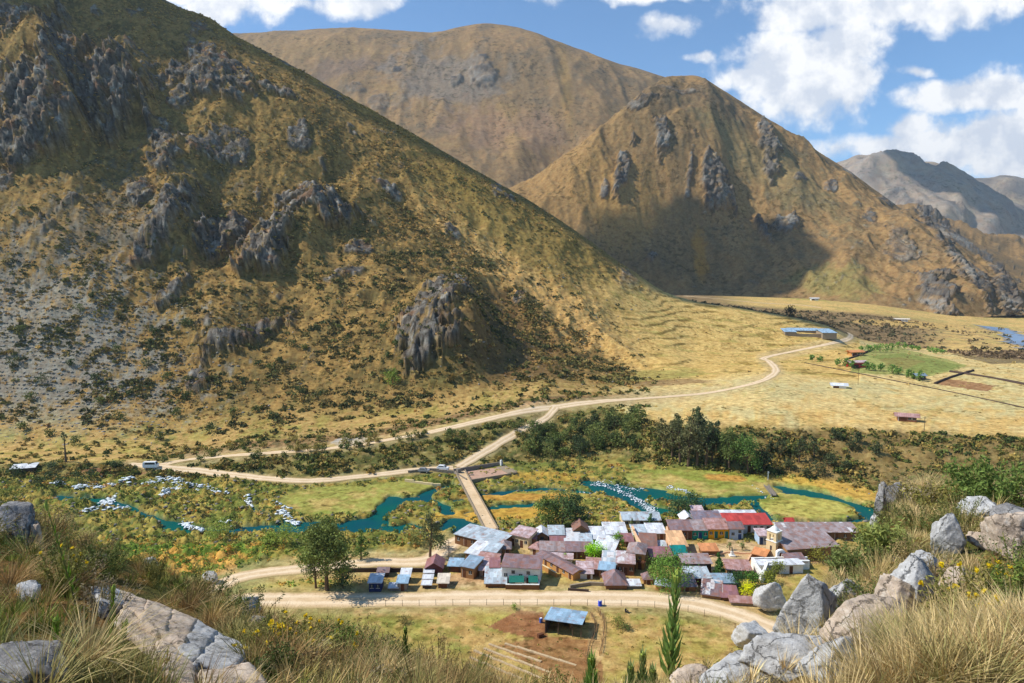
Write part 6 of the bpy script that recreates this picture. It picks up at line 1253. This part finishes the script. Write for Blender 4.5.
SL = [([(94, 586), (118, 588), (126, 601), (101, 602)], m_rg, 'first and farthest slab of the stone wall on the left'), ([(120, 589), (146, 599), (144, 615), (125, 604)], m_rt, 'second slab of the stone wall from the far end'),
      ([(148, 600), (172, 608), (165, 629), (142, 619)], m_rt, 'third slab of the stone wall from the far end'), ([(174, 609), (196, 618), (184, 642), (164, 633)], m_rt, 'fourth slab, brownish, of the stone wall'),
      ([(198, 619), (216, 631), (198, 655), (180, 646)], m_rg, 'fifth slab of the stone wall with grey lichen'), ([(219, 632), (248, 647), (236, 661), (196, 660)], m_rg, 'sixth slab of the stone wall, the pale overhanging one'),
      ([(203, 671), (246, 662), (276, 692), (206, 700)], m_rt, 'nearest slab of the stone wall at the bottom edge'), ([(126, 608), (160, 634), (152, 646), (118, 622)], m_rt, 'sunken tan slab on the near side of the stone wall'), ([(163, 637), (194, 663), (196, 690), (154, 660)], m_rt, 'low tan slab at the foot of the stone wall')]
for k, (q, m, l) in enumerate(SL):
    qc = (sum(a_[0] for a_ in q)/4, sum(a_[1] for a_ in q)/4); q = [(qc[0]+(a_[0]-qc[0])*1.22, qc[1]+(a_[1]-qc[1])*1.22) for a_ in q]; wall_stone(l, q, .15 if k < 7 else .10, m, 70+k)
# ---- grass
def tufts(name, base, n_bl, length, cols_, width=.006, spread=.55, label='', droop=.35):
    n = len(base); N = n*n_bl; b = np.repeat(base, n_bl, 0); L = np.repeat(length, n_bl)*(.55+.6*rng.random(N)); a = rng.random(N)*2*np.pi; tl = spread*np.sqrt(rng.random(N))
    b = b+np.stack([np.cos(a), np.sin(a), 0*a], 1)*(rng.random(N)*.07)[:, None]; lean = np.repeat(rng.normal(size=(n, 2))*.12, n_bl, 0)
    dx = np.sin(tl)*np.cos(a)+lean[:, 0]+.06; dy = np.sin(tl)*np.sin(a)+lean[:, 1]; dzz = np.cos(tl)
    side = np.stack([-np.sin(a+rng.normal(size=N)), np.cos(a+rng.normal(size=N)), 0*a], 1); ts = [0, .4, .75, 1.0]; ws = [1, .85, .5, .06]; co = []
    w = width*(.7+.7*rng.random(N))
    for t_, q in zip(ts, ws):
        p = b+np.stack([dx*t_*(1+droop*t_), dy*t_*(1+droop*t_), dzz*t_-droop*t_*t_*np.hypot(dx, dy)*.9], 1)*L[:, None]
        co += [p-side*(w*q*.5)[:, None], p+side*(w*q*.5)[:, None]]
    co = np.stack(co, 1).reshape(-1, 3); i = (np.arange(N)*8)[:, None]
    f = np.concatenate([i+np.array([0, 1, 3, 2]), i+np.array([2, 3, 5, 4]), i+np.array([4, 5, 7, 6])], 0)
    cc = np.repeat(np.array(cols_)[rng.integers(0, len(cols_), n)]*(.75+.45*rng.random((n, 1))), n_bl, 0)*(.75+.5*rng.random((N, 1)))
    me = bpy.data.meshes.new(name); raw_mesh(me, co, f); set_col(me, np.clip(np.repeat(cc, 8, 0), .004, .95)); me.materials.append(m_grass)
    return link(name, me, None, kind='stuff', label=label, category='grass')
m_grass = mat_vcol('grass_blades', .7, .2, .15)
straw = [srgb(226, 186, 114), srgb(204, 164, 96), srgb(186, 146, 80), srgb(214, 170, 90)]; oliv = [srgb(150, 140, 66), srgb(124, 124, 58), srgb(180, 146, 70), srgb(160, 120, 62)]; brn = [srgb(170, 124, 66), srgb(150, 104, 56), srgb(196, 150, 80), srgb(120, 104, 54)]
fg = (GRP > .75)*(GRP < 2.25)
def pickfg(m, n): 
    w = (m*fg).ravel().astype(float)*((Gpx.ravel() > -120) & (Gpx.ravel() < 1150)); w /= w.sum(); i = rng.choice(len(w), n, p=w); b = np.stack([GX.ravel()[i], GY.ravel()[i], GZ.ravel()[i]], 1); b[:, :2] += rng.normal(size=(n, 2))*.12; return b, i
left = (Gpx < 500); right = (Gpx >= 640); slabz = 1-sstep(ell(Gpx, Gpy, (172, 656, 136, 52, 36)), 0, .2); rockr = 1-.96*np.maximum.reduce([sstep(ell(Gpx, Gpy, e), 0, .2) for e in [(802, 660, 66, 84, 0), (775, 684, 95, 56, 0), (865, 668, 60, 40, 0), (892, 640, 90, 42, -45), (930, 560, 34, 22, -45), (1010, 556, 44, 40, 0), (880, 522, 16, 40, 20), (712, 683, 60, 20, 0)]])
straw = [srgb(218, 192, 140)*1.1, srgb(196, 172, 120)*1.1, srgb(182, 158, 104)*1.1, srgb(170, 160, 100)]; oliv = [srgb(142, 140, 76), srgb(122, 126, 66), srgb(168, 150, 86)]; brn = [srgb(168, 134, 84), srgb(150, 120, 76), srgb(186, 158, 104), srgb(130, 122, 70)]
clump = sstep(fbm(GX, GY, 1.7, 4, .6), -.15, .25)
b, i = pickfg(left*slabz*(.25+clump), 1500); tufts('straw_grass', b, 34, .10+.16*rng.random(1500), brn+oliv, label='brown and olive tussock grass covering the left foreground slope')
b, i = pickfg(left*slabz*(clump > .6), 110); tufts('straw_grass', b, 150, .28+.2*rng.random(110), straw[1:]+brn+brn, width=.005, spread=.95, label='large golden brown grass tussocks on the left foreground slope')
b, i = pickfg(right*rockr*(.2+clump), 2000); tufts('straw_grass', b, 34, .10+.16*rng.random(2000), straw+straw+[srgb(190, 170, 110)], label='pale straw grass covering the right foreground slope')
b, i = pickfg((Gpx > 800)*rockr*(Gpy > 590)*(.1+clump), 190); tufts('straw_grass', b, 130, .22+.16*rng.random(190), straw, width=.005, spread=.85, label='tall pale straw tussocks in the bottom right corner')
b, i = pickfg((Gpx > 830)*rockr*(Gpy <= 590)*(.1+clump), 80); tufts('straw_grass', b, 120, .3+.3*rng.random(80), straw, width=.006, spread=.8, label='pale straw tussocks between the rocks of the right slope')
b, i = pickfg(((Gpx > 250)*(Gpx < 760))*1.0, 800); tufts('straw_grass', b, 34, .10+.16*rng.random(800), straw+oliv, label='straw and olive grass along the bottom edge between the two slopes')
b, i = pickfg((clump < .5)*1.0*slabz*rockr, 1300); tufts('green_grass', b, 26, .06+.12*rng.random(1300), [srgb(110, 124, 50), srgb(96, 108, 44), srgb(140, 146, 60)], label='short green grass between the foreground tussocks')
# a few tall single straws against the view
def herb(name, label, px, py, hpx, wpx, colr, leafl=.05, n=900, flowers=None, cat='plant', group=None, dens=1.0):
    """leafy branching herb: stems with narrow leaves along them"""
    p = hit(px, py); s = p.length if False else math.sqrt(p.x**2+p.y**2+(H-p.z)**2)/F; h = hpx*s; w = wpx*s; t = empty(name, label, cat, p, rng.random()*6, group)
    bm = bmesh.new(); ns = max(5, int(14*dens)); tips = []; pts = []
    for k in range(ns):
        a = rng.random()*6.28; r = w*.5*math.sqrt(rng.random()); hh = h*(.55+.45*rng.random())*(1-.35*(r/(w*.5+1e-6))**2); b0 = (r*.25*math.cos(a), r*.25*math.sin(a), -.05); m_ = (r*.6*math.cos(a), r*.6*math.sin(a), hh*.55); e = (r*math.cos(a), r*math.sin(a), hh)
        tube(bm, [b0, m_, e], [.006, .004, .002], 3)
        q = rng.random(int(n/ns))**.7; q3 = np.outer((1-q)**2, b0)+np.outer(2*q*(1-q), m_)+np.outer(q*q, e); pts.append(q3+rng.normal(size=q3.shape)*leafl*.6); tips.append(e)
    bm_obj('stem', bm, mat_stem, t); pts = np.concatenate(pts); cc = np.tile(srgb(*colr), (len(pts), 1))*(.65+.7*rng.random((len(pts), 1)))*1.5
    cards_obj('leaves', pts, leafl*(.6+.8*rng.random(len(pts))), cc, m_leaf, t, aspect=.32)
    if flowers:
        for e in tips[:flowers]:
            fp = np.array(e)+rng.normal(size=(14, 3))*.008+np.array([0, 0, .01]); cards_obj('flower', fp, .026, np.tile(np.array([.85, .62, .02]), (14, 1)), m_petal, t, aspect=.8)
    return t
mat_stem = mat_plain('plant_stem', srgb(126, 122, 62), .8, .2, 8, 0); m_petal = mat_vcol('petals', .6, .2, .3)
# named plants
herb('green_shrub', 'vivid green leafy bush on the crest at the upper right edge', 992, 512, 52, 76, (92, 108, 50), .09, 3600, dens=3, cat='shrub')
herb('green_shrub', 'green bush between the crest rocks and the big grey boulder', 858, 592, 50, 56, (96, 106, 56), .06, 3000, dens=2.5, cat='shrub')
herb('green_shrub', 'grey green bush halfway up the right slope under the crest', 884, 560, 42, 48, (122, 128, 66), .08, 1800, dens=2, cat='shrub')
herb('brown_shrub', 'olive brown bush on the crest left of the green bush', 935, 512, 28, 56, (128, 120, 62), .08, 1600, dens=2, cat='shrub')
for k, (x, y, h, w, f, l) in enumerate([(958, 640, 62, 60, 12, 'yellow flowered bush in the right foreground, the left and lowest one'), (992, 618, 58, 56, 10, 'yellow flowered bush in the right foreground, the middle one'), (1018, 624, 62, 46, 8, 'yellow flowered bush touching the right frame edge'),
        (262, 668, 50, 50, 12, 'yellow flowered bush right of the slab wall, the left one'), (296, 668, 52, 60, 24, 'yellow flowered bush right of the slab wall with the most blooms'), (335, 672, 46, 54, 14, 'yellow flowered bush right of the slab wall, the right one'), (66, 596, 50, 40, 7, 'sparse yellow flowered plant on the left slope below the dark boulder'),
        (690, 694, 50, 34, 6, 'small yellow flowered plant right of the tall spiky stalk')]):
    herb('flowering_shrub', l, x, y, h, w, [(112, 110, 54), (124, 116, 60), (98, 112, 50)][k % 3], .035, 2000, f, 'shrub', dens=2.4)
for k in range(96):
    if k < 58: x = -20+430*rng.random(); lip = np.interp(x, [0, 60, 120, 200, 270, 340, 420], [517, 532, 560, 595, 630, 652, 678]); y = lip+4+rng.random()**1.5*70
    else: x = 715+320*rng.random(); lip = np.interp(x, [700, 750, 800, 850, 880, 905, 1024], [690, 655, 610, 553, 510, 495, 492]); y = lip+4+rng.random()**1.5*90
    if 120 < x < 270 and abs((y-600)-(x-110)*.62) < 42: continue
    if 760 < x < 845 and 560 < y < 690: continue
    herb('low_shrub', 'low olive and grey green shrub rising from the foreground grass', x, y, 22+22*rng.random(), 34+40*rng.random(), [(108, 104, 56), (86, 96, 48), (134, 116, 76), (74, 84, 42), (120, 108, 84)][k % 5], .035, 1100, None, 'shrub', 'low shrubs of the foreground slopes', 1.6)
for k, x in enumerate([410, 440, 470, 500, 540, 560, 612, 700, 722, 380, 365]):
    y = float(np.interp(x, [340, 420, 500, 600, 690, 750], [655, 680, 702, 708, 692, 657]))
    herb('low_shrub', 'low olive and grey green shrub rising from the foreground grass', x, y, 34+18*rng.random(), 36+20*rng.random(), [(116, 108, 58), (140, 118, 76), (96, 104, 52)][k % 3], .03, 900, None, 'shrub', 'low shrubs of the foreground slopes', 1.4)
def stalk(label, px, py, hpx, wpx, colr=(136, 166, 84), n=56, lean=0.0, flower=False):
    """upright spiky stalk with narrow upward leaves"""
    p = hit(px, py); s = math.sqrt(p.x**2+p.y**2+(H-p.z)**2)/F; h = hpx*s; w = wpx*s; t = empty('spiky_plant', label, 'plant', p)
    bm = bmesh.new(); tube(bm, [(0, 0, -.1), (lean*h*.5, 0, h*.5), (lean*h, 0, h)], [w*.10, w*.08, w*.03], 7); bm_obj('stem', bm, mat_stem, t)
    bm = bmesh.new()
    for k in range(n):
        f = k/n; z = h*(.12+.86*f); a = k*2.4; L = w*(.42 if f > .35 else .55)*(1.1-.5*f); up = 1.0+.5*f; ww = L*.2; x0 = lean*z
        d = Vector((math.cos(a), math.sin(a), 0)); sd = Vector((-d.y, d.x, 0)); b0 = Vector((x0, 0, z)); m1 = b0+d*L*.45+Vector((0, 0, L*up*.6)); tp = b0+d*L*.75+Vector((0, 0, L*up*1.5))
        v = [bm.verts.new(q) for q in (b0-sd*ww*.4, b0+sd*ww*.4, m1+sd*ww, tp, m1-sd*ww)]; v2 = bm.verts.new(m1-d*ww*.5)
        bm.faces.new((v[0], v[1], v2)); bm.faces.new((v[1], v[2], v2)); bm.faces.new((v[2], v[3], v2)); bm.faces.new((v[3], v[4], v2)); bm.faces.new((v[4], v[0], v2))
    me = bpy.data.meshes.new('leaves'); bm.to_mesh(me); bm.free(); set_col(me, np.tile(srgb(*colr), (len(me.vertices), 1))*(.8+.4*rng.random((len(me.vertices), 1)))); me.materials.append(m_leaf); link('leaves', me, None, t)
    bm = bmesh.new(); tube(bm, [(lean*h*.97, 0, h*.95), (lean*h, 0, h*1.0), (lean*h, 0, h*1.05)], [w*.12, w*.16, w*.03], 6); bm_obj('bud', bm, mat_bud, t)
mat_bud = mat_plain('bud', srgb(150, 164, 70), .7, .2, 9, 0)
stalk('tallest thick green spiky stalk in front of the dirt road at the bottom centre', 668, 694, 108, 26, lean=.05)
stalk('short bright green spiky stalk at the bottom edge left of the tallest one', 591, 708, 46, 20, (136, 166, 84))
for x, h, l in [(630, 36, 'left stalk of the whitish tipped trio left of the tallest stalk'), (642, 48, 'tallest stalk of the whitish tipped trio left of the tallest spiky plant'), (652, 33, 'right stalk of the whitish tipped trio')]: stalk(l, x, 706, h, 17, (150, 164, 104))
stalk('thin dark green stalk rising among the shrubs left of the terraced beds', 406, 680, 48, 13, (88, 108, 50))
stalk('green stalk between the bottom left rock and the slab wall', 60, 684, 52, 15, (116, 146, 54)); stalk('slim green stalk in the brown tussocks near the slab wall', 112, 654, 56, 11, (118, 140, 52), lean=.08); stalk('leaning green stalk left of the slab wall near the bottom', 118, 676, 44, 14, (110, 140, 54), lean=.2)
stalk('long dark stalk leaning left on the left slope with a bright tip', 78, 606, 84, 9, (104, 140, 40), 26, lean=-.24); stalk('grey green stalk at the bottom left behind the corner rock', 78, 690, 40, 14, (120, 134, 100))
# ============================================================ CLOUDS OVERHEAD AND AIR
def mat_cloud():
    m, t = mat_new('cloud_white'); g = t.n('ShaderNodeTexCoord'); n = t.n('ShaderNodeTexNoise', i_Vector=g.outputs['Object'], i_Scale=.02, i_Detail=6.0)
    b = t.n('ShaderNodeBump', i_Height=n.outputs[0], i_Distance=20.0); lw = t.n('ShaderNodeLayerWeight', i_Blend=.5); al = t.rng(t.math('SUBTRACT', 1.0, lw.outputs['Facing']), 0.0, .6, 0, .85, smooth=True)   # thin edges let the light through
    df = t.n('ShaderNodeBsdfDiffuse', i_Color=(.9, .9, .92, 1)); tr = t.n('ShaderNodeBsdfTransparent'); mx = t.n('ShaderNodeMixShader', i_0=al, i_1=tr.outputs[0], i_2=df.outputs[0]); t.n('ShaderNodeOutputMaterial', i_0=mx.outputs[0]); return m
m_cloud = mat_cloud()
def cloud(px, py, dist, radii, label, alt=1500.0, rz=0, seed=1):
    """a real cumulus over the valley whose shade falls on the slope seen at (px, py)"""
    x, y, z = P(px, py, dist); p = Vector((float(x), float(y), float(z))); k = (alt-p.z)/sun_dir.z; c = p+sun_dir*k; r_ = np.random.default_rng(seed)
    bm = bmesh.new(); bmesh.ops.create_icosphere(bm, subdivisions=5, radius=1); V_ = np.array([v.co for v in bm.verts]); F_ = np.array([[v.index for v in f.verts] for f in bm.faces]); bm.free()
    n = fbm(V_[:, 0]*1.3+seed*7+V_[:, 2]*.5, V_[:, 1]*1.3+V_[:, 2]*.6, .8, 5, .55); V_ = V_*(1+.38*n)[:, None]; V_[:, 2] = np.where(V_[:, 2] < 0, V_[:, 2]*.35, V_[:, 2]); V_ = V_*np.array(radii)
    me = bpy.data.meshes.new('cloud'); raw_mesh(me, V_, F_); me.polygons.foreach_set('use_smooth', np.ones(len(F_), bool)); me.materials.append(m_cloud); return link('cloud', me, None, loc=c, rz=rz, kind='structure')
cloud(722, 268, 1190, (235, 84, 60), 'a', 1500, R(8), 1)
cloud(530, 215, 650, (165, 46, 40), 'b', 1500, R(-16), 2)
cloud(90, 60, 640, (150, 60, 50), 'd', 1600, R(20), 5)
cloud(1010, 225, 3700, (330, 300, 140), 'c', 2600, R(-20), 3)
# ---- haze
mh, t = mat_new('haze_air'); vol = t.n('ShaderNodeVolumePrincipled'); vol.inputs['Color'].default_value = (.82, .9, 1, 1); vol.inputs['Density'].default_value = 5.6e-5; vol.inputs['Anisotropy'].default_value = .2
o_ = t.n('ShaderNodeOutputMaterial'); t.nt.links.new(vol.outputs[0], o_.inputs['Volume'])
bm = bmesh.new(); box(bm, -9500, -120, -260, 9500, 10500, 1250); hz = bm_obj('haze', bm, mh, None); hz['kind'] = 'stuff'; hz['label'] = 'thin blue haze filling the air of the valley'; hz['category'] = 'haze'
